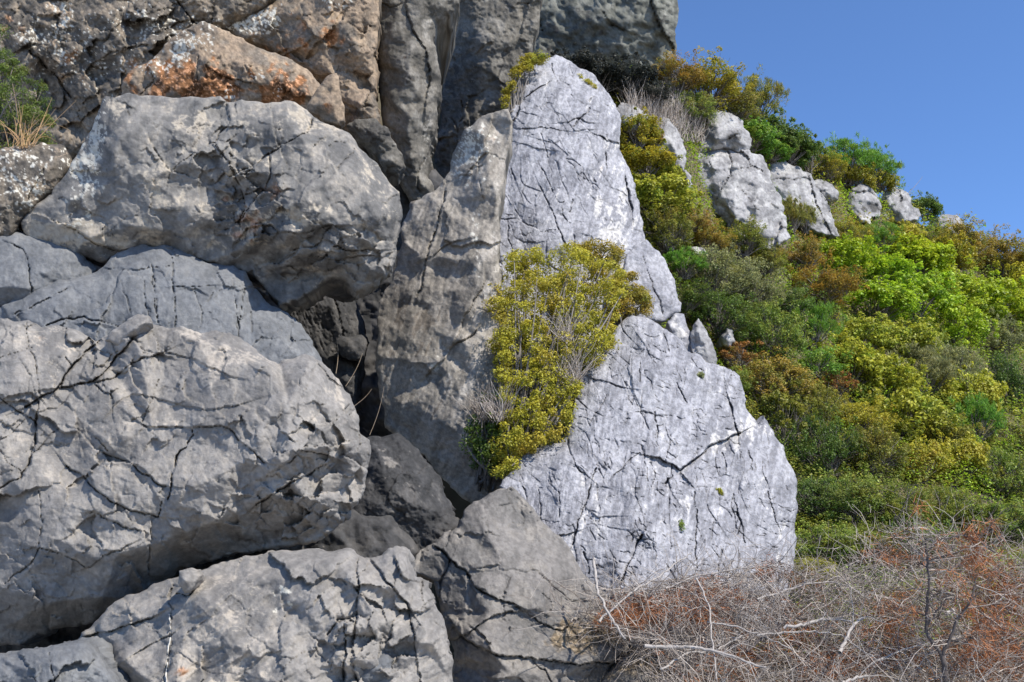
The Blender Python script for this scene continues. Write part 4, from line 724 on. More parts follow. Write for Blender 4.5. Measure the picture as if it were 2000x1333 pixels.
def shrub(px, py, r, colour, label, kind='round', sx=None, sz=None, depth=None, name='shrub', group='shrubs on the hillside'):
    D = float(hill_depth(px, py + .35 * r)) - .4 if depth is None else depth
    sx = sx or rs.uniform(.9, 1.25); sz = sz or rs.uniform(.8, 1.15)
    r = r * rs.uniform(1.2, 1.5); s = r * D / F_PX; c = P(px, py + .22 * r, D)
    fol, stm = SHAPES[kind][SHRUB_N[0] % len(SHAPES[kind])]; SHRUB_N[0] += 1
    e = bpy.data.objects.new(name, None); COL.objects.link(e); e.empty_display_size = .1
    e.location = c + Vector((0, 0, -.5 * s)); e.rotation_euler = (rs.uniform(-.12, .12), rs.uniform(-.12, .12), rs.uniform(0, 6.28)); e.scale = (s * sx, s * sx, s * sz)
    tag(e, label, 'shrub', group)
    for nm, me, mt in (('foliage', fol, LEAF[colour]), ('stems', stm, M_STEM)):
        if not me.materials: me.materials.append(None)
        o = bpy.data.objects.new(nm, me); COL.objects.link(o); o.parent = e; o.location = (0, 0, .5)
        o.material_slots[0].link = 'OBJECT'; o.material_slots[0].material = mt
    return e
for a in [
 (1318,135,52,'orange','orange topped shrub on the skyline beside the far cliff','fine'),
 (1372,172,56,'ochre','golden ochre shrub on the skyline below the orange topped one','fine'),
 (1350,205,48,'mixed','low green shrub between the dry grass and the golden skyline shrub','fine'),
 (1425,205,50,'olive','olive brown shrub on the skyline above the capstone','fine'),
 (1472,205,46,'olive','tallest dark olive bush standing up on the skyline','spiky',1,1.25),
 (1500,252,46,'dark','dark green bush on the skyline right of the capstone','round'),
 (1462,262,36,'green','fresh green bush touching the right side of the capstone','round'),
 (1540,285,42,'dark','rounded dark green bush above the sloping slab','round'),
 (1508,292,28,'green','small vivid green bush above the sloping slab','round'),
 (1575,305,34,'mixed','green shrub with thin sprigs reaching into the sky','open'),
 (1612,322,34,'ochre','ochre shrub left of the feathery green skyline shrub','fine'),
 (1650,318,46,'green','feathery green shrub on the skyline with upright shoots','spiky',1.1,1.1),
 (1700,330,44,'green','lower right feathery green shrub ending the skyline thicket','spiky',1.1,.95),
 (1672,345,38,'ochre','domed ochre shrub above the domed outcrop boulder','round'),
 (1718,355,24,'ochre','small ochre shrub hugging the grey outcrop boulder','round'),
 (1806,408,24,'dark','small dark bush alone on the skyline right of the outcrop','round'),
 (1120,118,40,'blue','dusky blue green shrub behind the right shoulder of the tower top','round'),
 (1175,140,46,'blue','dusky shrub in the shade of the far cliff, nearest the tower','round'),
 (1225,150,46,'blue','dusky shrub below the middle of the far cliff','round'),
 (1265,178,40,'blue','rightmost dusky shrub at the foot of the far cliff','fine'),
 (1245,255,40,'ochre','upper ochre shrub pressed against the right side of the tower','round'),
 (1272,265,26,'orange','small orange brown shrub on the smooth rounded outcrop','round'),
 (1262,312,46,'ochre','ochre shrub below the orange brown one beside the tower','round'),
 (1300,345,34,'golden','golden shrub under the smooth rounded outcrop','round'),
 (1285,385,52,'golden','large golden green shrub at the narrow gap right of the tower','round'),
 (1340,425,38,'orange','orange shrub left of the largest outcrop foot','fine'),
 (1300,445,48,'olive','olive shrub with brown leaves above the hanging slab','fine'),
 (1378,462,36,'orange','rusty orange shrub below the left foot of the largest outcrop','fine'),
 (1445,470,36,'olive','brown olive shrub covering the foot of the largest outcrop','fine'),
 (1335,515,36,'green','bright green feathery bush right of the hanging slab','spiky'),
 (1385,530,52,'grey','grey green shrub in the middle of the left slope','fine'),
 (1330,575,44,'dark','dark shrub tight behind the hanging slab','fine'),
 (1545,425,30,'olive','upright olive bush between the largest outcrop and the sloping slab','spiky',.9,1.3),
 (1572,432,24,'olive','second small upright olive bush in front of the sloping slab','spiky',.9,1.3),
 (1495,505,38,'olive','dark olive shrub under the tiny white stone','fine'),
 (1565,492,44,'orange','orange brown shrub below the sloping slab','fine'),
 (1600,545,54,'orange','broad orange brown shrub left of the lime green thicket','fine'),
 (1455,550,52,'grey','grey green shrub left of the broad orange brown one','fine'),
 (1400,610,54,'dark','dark green shrub above the shaded grey stone','fine'),
 (1530,585,46,'dark','dark green shrub below the orange brown pair','fine'),
 (1585,635,52,'green','grassy vivid green bush in the middle of the slope','spiky'),
 (1500,650,54,'mixed','mixed green shrub left of the grassy vivid bush','fine'),
 (1655,458,36,'ochre','ochre shrub right of the sloping slab foot','fine'),
 (1718,465,32,'green','bright green bush below the small bright stone','spiky'),
 (1765,472,38,'yellow','yellow green shrub below the grey outcrop boulder','round'),
 (1650,505,46,'lime','leftmost lime green shrub of the thicket','round'),
 (1715,520,54,'lime','lime green shrub in the upper middle of the thicket','round'),
 (1785,505,54,'lime','lime green shrub topping the thicket','round'),
 (1845,500,44,'ochre','ochre shrub above the lime thicket near the skyline rock','round'),
 (1855,560,58,'lime','large lime green shrub at the right of the thicket','round'),
 (1700,580,52,'lime','lime green shrub with deep shade under it, lower left of the thicket','round'),
 (1780,585,58,'lime','large lime green shrub in the centre of the thicket','round'),
 (1865,640,52,'lime','lowest lime green shrub of the thicket','round'),
 (1930,590,56,'lime','lime green shrub at the right end of the thicket','round'),
 (1985,560,48,'yellow','yellow green shrub cut by the right edge of the picture','round'),
 (1822,462,30,'olive','brownish olive shrub left of the low skyline rock','fine'),
 (1885,475,44,'orange','orange brown shrub under the low skyline rock','fine'),
 (1945,505,46,'orange','orange brown shrub on the skyline at far right','fine'),
 (1995,530,40,'orange','last orange brown skyline shrub at the right edge','fine'),
 (1945,660,46,'grey','grey green shrub below the right end of the lime thicket','fine'),
 (1992,640,40,'olive','dark olive shrub at the right edge under the yellow green one','fine'),
 (1690,645,56,'golden','golden shrub below the lime thicket','round'),
 (1760,665,48,'golden','smaller golden shrub right of the first golden one','round'),
 (1660,715,52,'golden','golden shrub right of the small reddish shrub','round'),
 (1730,740,52,'golden','golden shrub in the middle of the lower slope','round'),
 (1800,725,54,'grey','pale feathery grey green shrub below the lime thicket','spiky'),
 (1865,715,46,'grey','second pale grey green shrub right of the feathery one','fine'),
 (1590,715,46,'green','green bush above the small reddish shrub','fine'),
 (1890,775,48,'yellow','bright yellow shrub on the right of the lower slope','round'),
 (1965,745,50,'dark','dark green shrub near the right edge beside the yellow one','fine'),
 (1440,690,32,'rust','small russet shrub beside the pointed flake','open'),
 (1420,740,34,'mixed','green shrub at the right shoulder of the lower white boulder','fine'),
 (1510,735,54,'orange','rusty olive shrub right of the lower white boulder shoulder','fine'),
 (1632,752,28,'rust','small reddish shrub in the middle of the slope','open'),
 (1580,790,52,'olive','olive shrub below the small reddish shrub','fine'),
 (1670,800,52,'yellow','yellow olive shrub below the golden group','fine'),
 (1760,810,54,'golden','golden olive shrub left of the grassy patch','round'),
 (1835,835,46,'olive','olive shrub between two yellow shrubs at right','fine'),
 (1905,825,42,'green','vivid green grassy bush right of centre on the lower slope','spiky'),
 (1970,840,52,'olive','olive shrub at the right edge above the dead tree','fine'),
 (1525,820,52,'olive','dark olive shrub beside the white boulder notch','open'),
 (1610,870,54,'dark','dark green shrub right of the white boulder','fine'),
 (1700,880,54,'olive','olive shrub left of the lowest yellow shrub','fine'),
 (1800,895,50,'yellow','lowest yellow shrub, left half of a pair','round'),
 (1880,900,50,'yellow','lowest yellow shrub, right half of a pair','round'),
 (1965,930,52,'mixed','green shrub at the right edge below the olive one','fine'),
 (1590,960,50,'dark','dark green shrub touching the right bulge of the white boulder','fine'),
 (1665,965,54,'mixed','mixed green shrub right of the boulder bulge','fine'),
 (1755,985,54,'mixed','mixed green shrub above the dead brush','fine'),
 (1850,985,56,'mixed','mixed green shrub behind the dead tree top','fine'),
 (1945,1010,56,'mixed','mixed green shrub behind the right side of the dead tree','fine'),
 (1600,1045,50,'mixed','mixed green shrub at the lower right of the white boulder','fine'),
 (1690,1050,50,'olive','olive shrub half sunk in the dead brush','fine'),
 (1520,1095,34,'mixed','small leafy shrub at the foot of the white boulder','open'),
 (1590,1112,38,'yellow','yellow green shrub poking out of the dead brush','fine'),
 (1790,1060,48,'dark','dark green shrub behind the dead tree trunk','fine'),
]: shrub(*a)
# dry grass patch on the slope
def dry_patch():
    rng = np.random.default_rng(77); tb = Tubes()
    for k in range(1500):
        px = rng.uniform(1225, 1378); py = rng.uniform(205, 275) + (px - 1310) * .12
        D = float(hill_depth(px, py)) - rng.uniform(0, .6); b = np.array(P(px, py, D)); h = rng.uniform(.2, .5)
        t = b + np.array([rng.normal(0, .12), rng.normal(0, .1), h]); tb.add([b, (b + t) / 2 + rng.normal(0, .03, 3), t], .006, .002, 3)
    return tag(link('dry_grass', tb.mesh('dry_grass'), None, M_TWIG), 'patch of dry greyish grass on the slope between tower and skyline shrubs', 'dry grass', kind='stuff')
dry_patch()
# undergrowth between the shrubs
def undergrowth():
    rng = np.random.default_rng(78); n = 230000
    px = rng.uniform(1180, 2250, n); rp = ridge_py(px); u = rng.uniform(-.10, .985, n); py = 1180 - u * (1180 - rp)
    D = hill_depth(px, py); pos = unproject(px, py, D); sc_ = D / 17.0
    lump = .5 + fbm(pos[:, 0] * 1.3, pos[:, 1] * 1.3, 8, 3)
    pos[:, 2] += sc_ * rng.uniform(-.05, .55, n) * np.clip(lump * 1.5, .15, 1.3) * np.clip(u * 3.2, .3, 1) - .05
    nm = rng.normal(0, .6, (n, 3)) + np.array([0, -.2, 1]); tip = np.clip(rng.normal(.4, .25, n), 0, 1)
    kind = fbm(pos[:, 0] * .9, pos[:, 1] * .9, 31, 3) + rng.normal(0, .12, n)
    for lo, hi, colour, label in ((-9, -.12, 'mixed', 'low mid green undergrowth carpeting the hillside between the shrubs'), (-.12, .22, 'lime', 'low yellow green undergrowth in patches between the hillside shrubs'), (.22, 9, 'olive', 'low olive brown undergrowth in patches between the hillside shrubs')):
        m = (kind >= lo) & (kind < hi)
        tag(link('undergrowth', leaf_mesh('undergrowth', pos[m], nm[m], tip[m], (.055 * sc_)[m], rng, .5), None, LEAF[colour]), label, 'undergrowth', kind='stuff')
undergrowth()

# ------------------------------------------------------------------ bushes growing on the rocks (own shapes)
def rock_bush(name, poly, D0, dspan, ncl, crad, per, size, colour, label, seed, foot, twig=60, twmat=None, bare=(), gz=.5, aspect=.55, on=None):
    """a bush whose crown fills the traced outline with real depth; bare = regions showing twigs more than leaves"""
    rng = np.random.default_rng(seed); poly = np.asarray(poly, float)
    if on: D0 = surf_depth(on, *poly.mean(0)) + .01
    x0, y0 = poly.min(0); x1, y1 = poly.max(0); mpp = D0 / F_PX
    pts = []
    while len(pts) < ncl:
        p = rng.uniform((x0, y0), (x1, y1), (200, 2)); pts += [tuple(q) for q in p[inside(p[:, 0], p[:, 1], poly)]]
    pts = np.array(pts[:ncl]); cyy = (y0 + y1) / 2
    D = D0 + gz * (cyy - pts[:, 1]) * mpp - rng.uniform(0, 1, ncl) ** 1.4 * dspan
    cc = unproject(pts[:, 0], pts[:, 1], D); rr = crad * mpp * rng.uniform(.5, 1.2, ncl)
    dens = np.ones(ncl)
    for (bx, by, br) in bare: dens *= np.clip((np.hypot(pts[:, 0] - bx, pts[:, 1] - by) / br) ** 2, .12, 1)
    keep = rng.random(ncl) < dens
    fpos, d, tip = clump_leaves(cc[keep], rr[keep], per, rng)
    f = unproject(foot[0], foot[1], D0 + gz * (cyy - foot[1]) * mpp)
    e = bpy.data.objects.new(name, None); COL.objects.link(e); e.location = tuple(f); e.empty_display_size = .1
    tag(e, label, 'shrub')
    tip = np.clip(tip + .25 * fbm(fpos[:, 0] * 3, fpos[:, 2] * 3, seed, 2), 0, 1)
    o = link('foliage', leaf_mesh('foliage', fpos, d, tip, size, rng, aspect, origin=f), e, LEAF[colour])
    tb = Tubes(); tw = Tubes()
    order = rng.permutation(ncl)[:twig]
    for k in order:
        a = f + rng.normal(0, .05 if name == 'shrub' else .005, 3); b = cc[k]; m = (a + b) / 2 + rng.normal(0, .10 if name == 'shrub' else .01, 3)
        t = np.linspace(0, 1, 7)[:, None]; path = (1 - t) ** 2 * a + 2 * t * (1 - t) * m + t * t * b
        tb.add(path, *((.016, .005) if name == 'shrub' else (.003, .001)), 5)
    for (bx, by, br) in bare:
        for k in range(90):
            q = rng.normal(0, .5, 2) * br; D_ = D0 + gz * (cyy - by) * mpp - dspan * rng.uniform(.4, 1.0)
            a = unproject(bx + q[0] * .6, by + abs(q[1]) * .6 + 15, D_); L = rng.uniform(.15, .4)
            dr = np.array([rng.normal(0, .5), rng.normal(0, .4), 1]); dr /= np.linalg.norm(dr)
            pts_ = [a]
            for s_ in range(4): pts_.append(pts_[-1] + (dr + rng.normal(0, .25, 3)) * L / 4)
            tw.add(pts_, .0035, .0015, 3)
    link('stems', tb.mesh('stems', f), e, M_STEM)
    if tw.n: tag(link('twigs', tw.mesh('twigs', f), e, twmat or M_TWIG), kind='stuff')
    return e
rock_bush('shrub', [(960,560),(985,510),(1010,490),(1050,488),(1060,505),(1085,495),(1120,480),(1150,500),(1185,500),(1215,530),(1225,570),(1200,620),(1195,680),(1160,715),(1130,755),(1115,800),(1100,850),(1060,870),(1010,895),(1000,925),(975,935),(962,905),(975,850),(985,790),(970,730),(962,660)],
  9.85, .6, 560, 19, 120, .027, 'yellow', 'large yellow green shrub growing between the tower and the lower white boulder', 801, (1010,900), 110, bare=[(1105,650,22),(1120,725,26),(975,800,20)], gz=.7)
rock_bush('shrub', [(1120,490),(1150,472),(1185,478),(1215,492),(1218,520),(1180,525),(1140,515)], 11.0, .3, 44, 16, 120, .028, 'orange', 'small orange tinged shrub behind the top of the yellow green shrub', 802, (1170,540), 25)
rock_bush('shrub', [(1205,540),(1235,535),(1250,560),(1262,590),(1266,612),(1240,615),(1215,625),(1195,660),(1180,650),(1190,600)], 10.5, .35, 60, 17, 120, .028, 'orange', 'orange brown shrub right of the yellow green shrub above the boulder peak', 803, (1195,660), 30)
rock_bush('shrub', [(905,880),(915,830),(945,780),(975,760),(985,830),(975,900),(960,930),(935,915)], 10.1, .3, 70, 17, 90, .028, 'dark', 'dark shaded shrub at the lower left of the yellow green shrub', 804, (950,940), 40, bare=[(945,800,26)], on=91, gz=.35)
rock_bush('shrub', [(1000,150),(1005,125),(1030,110),(1065,105),(1075,112),(1040,130),(1015,150),(995,185),(985,215),(980,190)], 13.4, .3, 50, 13, 110, .030, 'ochre', 'yellow brown shrub peeking out behind the left side of the tower top', 805, (1000,230), 20)
rock_bush('shrub', [(-40,30),(10,60),(20,110),(45,120),(60,160),(90,170),(105,210),(110,260),(100,300),(0,310),(-40,300)], 10.6, .5, 150, 17, 120, .030, 'dark', 'dark green bush in the shade at the upper left edge behind dry grass', 806, (10,310), 40, gz=.1, aspect=.35)
rock_bush('small_plant', [(1118,140),(1130,145),(1150,158),(1165,168),(1175,178),(1165,176),(1140,160)], 11.9, .06, 18, 6, 60, .022, 'yellow', 'thin line of small plants in a crack near the tower top', 807, (1150,165), 3, on=101, gz=.78)
rock_bush('small_plant', [(1362,728),(1372,724),(1378,738),(1370,750),(1364,742)], 8.95, .06, 8, 6, 60, .018, 'grey', 'tiny dry tuft in a crack high on the lower white boulder', 808, (1370,748), 3, on=111, gz=.82)
rock_bush('small_plant', [(1398,952),(1412,954),(1420,960),(1408,970),(1402,966)], 8.3, .05, 7, 5, 50, .016, 'yellow', 'tiny yellow tuft in a crack right of centre on the lower white boulder', 809, (1407,968), 3, on=111, gz=.82)
rock_bush('small_plant', [(1325,1022),(1334,1018),(1336,1032),(1328,1042)], 8.2, .05, 6, 5, 50, .016, 'mixed', 'tiny green tuft in a crack low on the lower white boulder', 810, (1330,1040), 3, on=111, gz=.82)

# ------------------------------------------------------------------ dry grass tuft and stalks
def blades(name, base, n, spread, hmin, hmax, label, seed, mat, cat='grass tuft', rad=.004, lean=0.5):
    rng = np.random.default_rng(seed); b0 = np.array(base)
    e = bpy.data.objects.new(name, None); COL.objects.link(e); e.location = tuple(b0); tag(e, label, cat)
    for k in range(n):
        a = rng.normal(0, spread, 3) * np.array([1, .6, .1]); d = np.array([rng.normal(0, lean), rng.normal(0, lean * .5), 1]); h = rng.uniform(hmin, hmax)
        t = np.linspace(0, 1, 8)[:, None]; droop = rng.uniform(0, .9) ** 2
        path = a + d * h * t + np.array([d[0] * droop, 0, -droop * .9]) * h * t ** 3
        tb = Tubes(); tb.add(path, rad, rad * .3, 4); link('blade', tb.mesh('blade'), e, mat)
    return e
blades('grass_tuft', P(45, 288, 9.75), 34, .06, .2, .62, 'dry orange grass tuft on the lichen spotted rock at left edge', 901, M_STRAW, lean=.35)
def stalk(p0, p1, label, seed, r=.004):
    rng = np.random.default_rng(seed); a = np.array(p0); b = np.array(p1); t = np.linspace(0, 1, 7)[:, None]
    tb = Tubes(); tb.add(a + (b - a) * t + np.array([.02, 0, .0]) * np.sin(t * 3.1), r, r * .5, 4)
    tag(link('dry_stalk', tb.mesh('dry_stalk', a), None, M_DRY, tuple(a)), label, 'stalk', 'dry stalks in the gap')
stalk(P(675, 755, 10.1), P(708, 690, 10.1), 'pale dry stalk leaning right in the dark gap', 1)
stalk(P(656, 730, 10.2), P(657, 660, 10.2), 'upright dry stalk beside the jammed stone', 2)
stalk(P(690, 795, 10.0), P(726, 760, 10.0), 'short dry stalk low in the gap', 3)
stalk(P(722, 850, 9.8), P(750, 755, 9.8), 'long thin stalk at the right side of the gap', 4, .003)
stalk(P(1772, 380, 23.5), P(1802, 345, 23.5), 'lone thin bare stem rising from the outcrop against the sky', 5, .006)
# ------------------------------------------------------------------ dead brush, fallen branches, dead tree
BR_TOP = np.array([(1090,1215),(1130,1180),(1200,1150),(1300,1130),(1400,1120),(1480,1105),(1560,1110),(1640,1120),(1700,1075),(1760,1050),(1850,1040),(1940,1075),(2000,1095),(2200,1100)], float)
def brush_depth(px, py): return 6.4 + 1.1 * np.clip((1360 - py) / 260, -.3, 1.1)
def wiggle(a, d, L, n, rng, w): 
    p = [np.asarray(a, float)]; d = np.asarray(d, float)
    for i in range(n):
        d = d + rng.normal(0, w, 3); d /= np.linalg.norm(d); p.append(p[-1] + d * L / n)
    return np.array(p)
def brush_pile():
    rng = np.random.default_rng(60); tb = Tubes(); nd = []
    n = 0
    while n < 5200:
        px = rng.uniform(1090, 2120); top = np.interp(px, BR_TOP[:, 0], BR_TOP[:, 1]); py = rng.uniform(top, 1420)
        left = np.interp(py, [1150, 1215, 1250, 1290, 1420], [1180, 1110, 1230, 1290, 1320])
        if px < left: continue
        D = float(brush_depth(px, py)) + rng.uniform(-.15, .35); a = np.array(P(px, py, D))
        ang = rng.uniform(0, 6.28); d = np.array([math.cos(ang) + .25, .5 * math.sin(ang), .55 * rng.normal(.1, .8)]); d /= np.linalg.norm(d)
        L = rng.uniform(.14, .5); r = rng.uniform(.0015, .0042)
        tb.add(wiggle(a, d, L, 5, rng, .28), r, r * .45, 3); n += 1
        q = wiggle(a, d, L, 5, rng, .28)
        for k in range(2):
            s = q[rng.integers(1, 5)]; d2 = d + rng.normal(0, .7, 3); d2 /= np.linalg.norm(d2)
            tb.add(wiggle(s, d2, L * .5, 3, rng, .3), r * .5, r * .25, 3)
    return tag(link('dead_brush', tb.mesh('dead_brush'), None, M_TWIG), 'tangled heap of grey dead twigs filling the bottom right', 'dead brush', kind='stuff')
brush_pile()
def needle_mesh(name, spots, per, L, rng, origin=(0, 0, 0), droop=.2):
    C = np.repeat(np.asarray(spots), per, 0); n = len(C)
    d = rng.normal(0, .6, (n, 3)); d[:, 0] += .35; d[:, 2] -= droop; d /= np.linalg.norm(d, axis=1)[:, None]
    sd = np.cross(d, rng.normal(0, 1, (n, 3))); sd /= np.linalg.norm(sd, axis=1)[:, None] + 1e-9
    ln = (L * rng.uniform(.6, 1.2, n))[:, None]; w = .0022
    base = C + rng.normal(0, .02, (n, 3))
    V = np.stack([base - sd * w, base + sd * w, base + d * ln + np.array([0, 0, -.15]) * ln], 1).reshape(-1, 3) - np.asarray(origin)
    return mesh_polys(name, V, None, np.arange(n * 3).reshape(-1, 3), smooth=False)
def needle_heap():
    rng = np.random.default_rng(61); S = []
    pat = [(1240,1190,40,25,50),(1300,1185,60,30,70),(1390,1160,60,20,50),(1360,1200,70,25,60),(1510,1110,40,15,16),(1550,1250,60,40,60),(1660,1280,60,40,70),(1740,1230,40,50,60),(1740,1190,50,40,40),(1930,1230,50,60,150),(1970,1150,50,60,80),(1900,1120,40,40,50),(1850,1280,80,40,60),(1950,1300,60,30,60),(1600,1300,60,25,40),(1440,1290,60,30,30),(1210,1200,30,20,30),(1730,1080,30,30,20)]
    for (x, y, sx, sy, n) in pat:
        for k in range(n):
            px = x + rng.normal(0, .6) * sx; py = y + rng.normal(0, .6) * sy
            S.append(np.array(P(px, py, float(brush_depth(px, py)) - rng.uniform(-.1, .12))))
    for k in range(230):
        px = rng.uniform(1200, 2050); top = np.interp(px, BR_TOP[:, 0], BR_TOP[:, 1]); py = rng.uniform(top + 10, 1360)
        if px < np.interp(py, [1150, 1250, 1290, 1420], [1190, 1240, 1300, 1330]): continue
        S.append(np.array(P(px, py, float(brush_depth(px, py)) - rng.uniform(-.1, .1))))
    return tag(link('dead_needles', needle_mesh('dead_needles', S, 13, .085, rng), None, M_NEEDLE), 'rust orange dead pine needles caught in the brush heap', 'dead needles', kind='stuff')
needle_heap()
def branch(pts, r0, r1, label, seed, mat=None, twigs=8, dz=-.18, tl=.25):
    rng = np.random.default_rng(seed)
    w = np.array([P(x, y, float(brush_depth(x, y)) + dz + (q[2] if len(q) > 2 else 0)) for q in pts for x, y in [q[:2]]])
    t = np.linspace(0, len(w) - 1, 6 * (len(w) - 1) + 1); path = np.stack([np.interp(t, np.arange(len(w)), w[:, i]) for i in range(3)], -1)
    k = np.array([.25, .5, .25]); sm = path.copy()
    for i in range(3): sm[1:-1, i] = path[:-2, i] * k[0] + path[1:-1, i] * k[1] + path[2:, i] * k[2]
    path = sm + rng.normal(0, .004, sm.shape)
    e = bpy.data.objects.new('dead_branch', None); COL.objects.link(e); e.location = tuple(path[0]); tag(e, label, 'branch', 'dead branches on the brush heap')
    r0, r1 = r0 * .8, r1 * .7; tb = Tubes(); tb.add(path, r0, r1, 7, .25, rng); link('limb', tb.mesh('limb', path[0]), e, mat or M_TWIGW)
    for j in range(twigs):
        i = rng.integers(len(path) // 4, len(path)); d = (path[min(i + 1, len(path) - 1)] - path[i - 1]); d = d / (np.linalg.norm(d) + 1e-9) + rng.normal(0, .6, 3); d /= np.linalg.norm(d)
        tw = Tubes(); p = wiggle(path[i], d, tl * rng.uniform(.5, 1.3), 6, rng, .22); tw.add(p, r1 * .55, r1 * .18, 4)
        d2 = d + rng.normal(0, .6, 3); d2 /= np.linalg.norm(d2); tw.add(wiggle(p[3], d2, tl * .5, 4, rng, .25), r1 * .3, r1 * .12, 3)
        link('twig', tw.mesh('twig', path[0]), e, mat or M_TWIGW)
    return e
branch([(1160,1092),(1166,1150),(1180,1185),(1205,1225),(1222,1250)], .013, .010, 'bleached stick leaning on the lower white boulder at left of the heap', 1, twigs=3, dz=-.35)
branch([(1170,1215),(1230,1160),(1290,1125),(1330,1095),(1352,1080)], .010, .006, 'thin curved branch rising against the lower white boulder', 2, twigs=5)
branch([(1255,1262),(1320,1264),(1380,1268),(1440,1285),(1495,1305)], .016, .010, 'thick pale branch with peeling bark near the bottom left of the heap', 3, twigs=5, dz=-.35)
branch([(1290,1310),(1340,1275),(1400,1270),(1450,1240)], .009, .005, 'forked grey branch crossing under the thick pale branch', 4, twigs=6, dz=-.2)
branch([(1360,1130),(1385,1180),(1390,1230),(1395,1280),(1400,1330)], .008, .006, 'slender pale stem standing upright through the heap at left', 5, twigs=5, dz=-.3)
branch([(1530,1225),(1570,1222),(1600,1212),(1630,1210),(1665,1214)], .013, .008, 'pale crooked branch lying level in the middle of the heap', 6, twigs=4, dz=-.3)
branch([(1640,1275),(1652,1250),(1662,1228),(1685,1208)], .015, .012, 'short broken white stub standing in the middle of the heap', 7, twigs=2, dz=-.35)
branch([(1480,1240),(1540,1236),(1600,1234),(1640,1240),(1690,1275),(1730,1300)], .008, .005, 'long thin branch below the crooked one', 8, twigs=6, dz=-.25)
branch([(1460,1270),(1500,1240),(1530,1215),(1580,1205)], .011, .006, 'dark grey forking branch left of the crooked one', 9, M_BARKD, 6, -.2)
branch([(1480,1170),(1530,1155),(1580,1140),(1620,1135),(1660,1145),(1700,1172)], .009, .005, 'arched pale branch along the top of the heap', 10, twigs=8, dz=-.15)
branch([(1500,1105),(1540,1105),(1575,1130),(1600,1160)], .006, .003, 'thin arching twig at the foot of the boulder right side', 11, twigs=6, dz=-.1)
branch([(1300,1150),(1360,1125),(1420,1115),(1490,1100),(1540,1112)], .008, .004, 'long arching twig over the foot of the lower white boulder', 12, twigs=8, dz=-.1)
branch([(1640,1335),(1670,1325),(1695,1320)], .011, .009, 'pale branch end at the bottom edge of the heap', 13, twigs=2, dz=-.3)
branch([(1850,1200),(1860,1190),(1870,1205)], .012, .009, 'short pale broken piece beside the dead tree trunk', 14, twigs=1, dz=-.2)
branch([(1780,1105),(1790,1130),(1830,1160)], .006, .003, 'thin twig hooked left of the dead tree trunk', 15, twigs=4, dz=-.1)
branch([(1940,1180),(1980,1150),(2020,1130)], .007, .004, 'grey twig reaching the right edge beside orange needles', 16, twigs=5, dz=-.1)
branch([(1380,1215),(1440,1225),(1500,1245),(1560,1275)], .009, .005, 'grey branch slanting down through the left half of the heap', 17, twigs=6, dz=-.25)
branch([(1700,1300),(1760,1270),(1820,1255),(1880,1240)], .008, .004, 'thin grey branch low beside the dead tree fork', 18, twigs=6, dz=-.15)
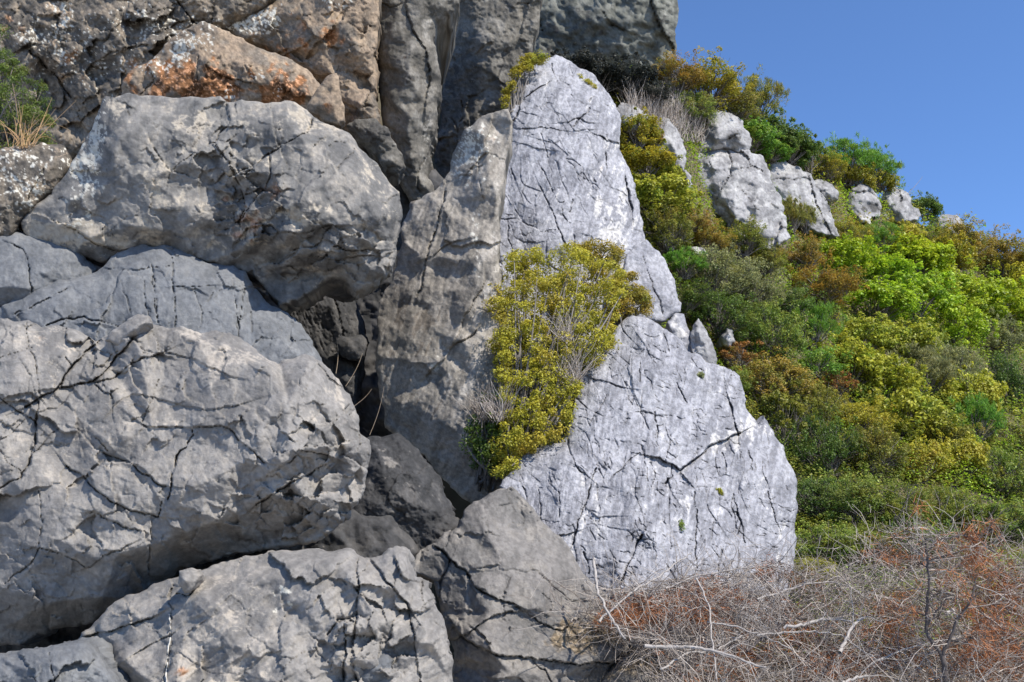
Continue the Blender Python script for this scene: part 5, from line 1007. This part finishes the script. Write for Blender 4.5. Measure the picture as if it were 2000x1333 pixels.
# dead tree with forked trunk
def dead_tree():
    rng = np.random.default_rng(70); Dt = 6.35
    f = np.array(P(1852, 1360, Dt)); e = bpy.data.objects.new('dead_tree', None); COL.objects.link(e); e.location = tuple(f)
    tag(e, 'dead young pine with dark forked trunk and rusty needles at bottom right', 'tree')
    def path(pts): 
        w = np.array([P(x, y, Dt + z) for x, y, z in pts]); t = np.linspace(0, len(w) - 1, 6 * (len(w) - 1) + 1)
        return np.stack([np.interp(t, np.arange(len(w)), w[:, i]) for i in range(3)], -1) + rng.normal(0, .003, (len(t), 3))
    tips = []
    def limb(pts, r0, r1, nm, twigs, tl):
        p = path(pts); tb = Tubes(); tb.add(p, r0, r1, 8, .25, rng); o = link(nm, tb.mesh(nm, f), e, M_BARKD)
        for j in range(twigs):
            i = rng.integers(2, len(p)); d = np.array([rng.normal(.1, .8), rng.normal(0, .5), rng.normal(.15, .45)]); d /= np.linalg.norm(d)
            q = wiggle(p[i], d, tl * rng.uniform(.5, 1.2), 7, rng, .18); tw = Tubes(); tw.add(q, r1 * .5 + .0015, .0012, 4)
            for m in range(4):
                s = q[rng.integers(2, 8)]; d2 = d + rng.normal(0, .7, 3) + np.array([.2, 0, -.1]); d2 /= np.linalg.norm(d2); g = wiggle(s, d2, tl * .45, 5, rng, .25); tw.add(g, .002, .0009, 3)
                if rng.random() < .12: tips.append(g[-1])
            c = link('twig', tw.mesh('twig', f), o, M_TWIG if j % 2 else M_BARKD)
    limb([(1852,1360,0),(1845,1310,0),(1840,1280,0)], .018, .016, 'trunk', 0, 0)
    limb([(1840,1280,0),(1825,1258,0),(1808,1235,.02),(1811,1190,.03),(1815,1140,.03),(1812,1090,.05),(1806,1050,.06)], .013, .006, 'trunk_fork', 14, .34)
    limb([(1840,1280,0),(1852,1255,-.02),(1868,1215,-.04),(1885,1190,-.04),(1900,1165,-.05),(1905,1130,-.05)], .011, .005, 'trunk_fork', 12, .32)
    limb([(1812,1075,.04),(1840,1052,.02),(1880,1045,0),(1915,1060,-.03),(1950,1085,-.05)], .006, .003, 'branch', 9, .3)
    limb([(1815,1095,.04),(1850,1085,.02),(1880,1075,0)], .006, .003, 'branch', 6, .25)
    limb([(1808,1060,.05),(1790,1045,.03),(1760,1035,0),(1748,1010,0)], .005, .0025, 'branch', 7, .25)
    limb([(1818,1152,.03),(1850,1158,.0),(1880,1175,-.03)], .006, .003, 'branch', 6, .22)
    limb([(1812,1220,.02),(1835,1190,.0),(1850,1160,-.02)], .007, .004, 'branch', 5, .2)
    limb([(1856,1250,-.02),(1890,1255,-.05),(1920,1285,-.06)], .006, .003, 'branch', 6, .22)
    S = tips + [np.array(P(1880 + rng.normal(0, 18), 1035 + rng.normal(0, 10), Dt)) for k in range(7)] + [np.array(P(1905 + rng.normal(0, 16), 1075 + rng.normal(0, 14), Dt)) for k in range(12)] + [np.array(P(1920 + rng.normal(0, 22), 1215 + rng.normal(0, 40), Dt)) for k in range(12)]
    link('needles', needle_mesh('needles', S, 18, .10, rng, f), e, M_NEEDLE)
dead_tree()
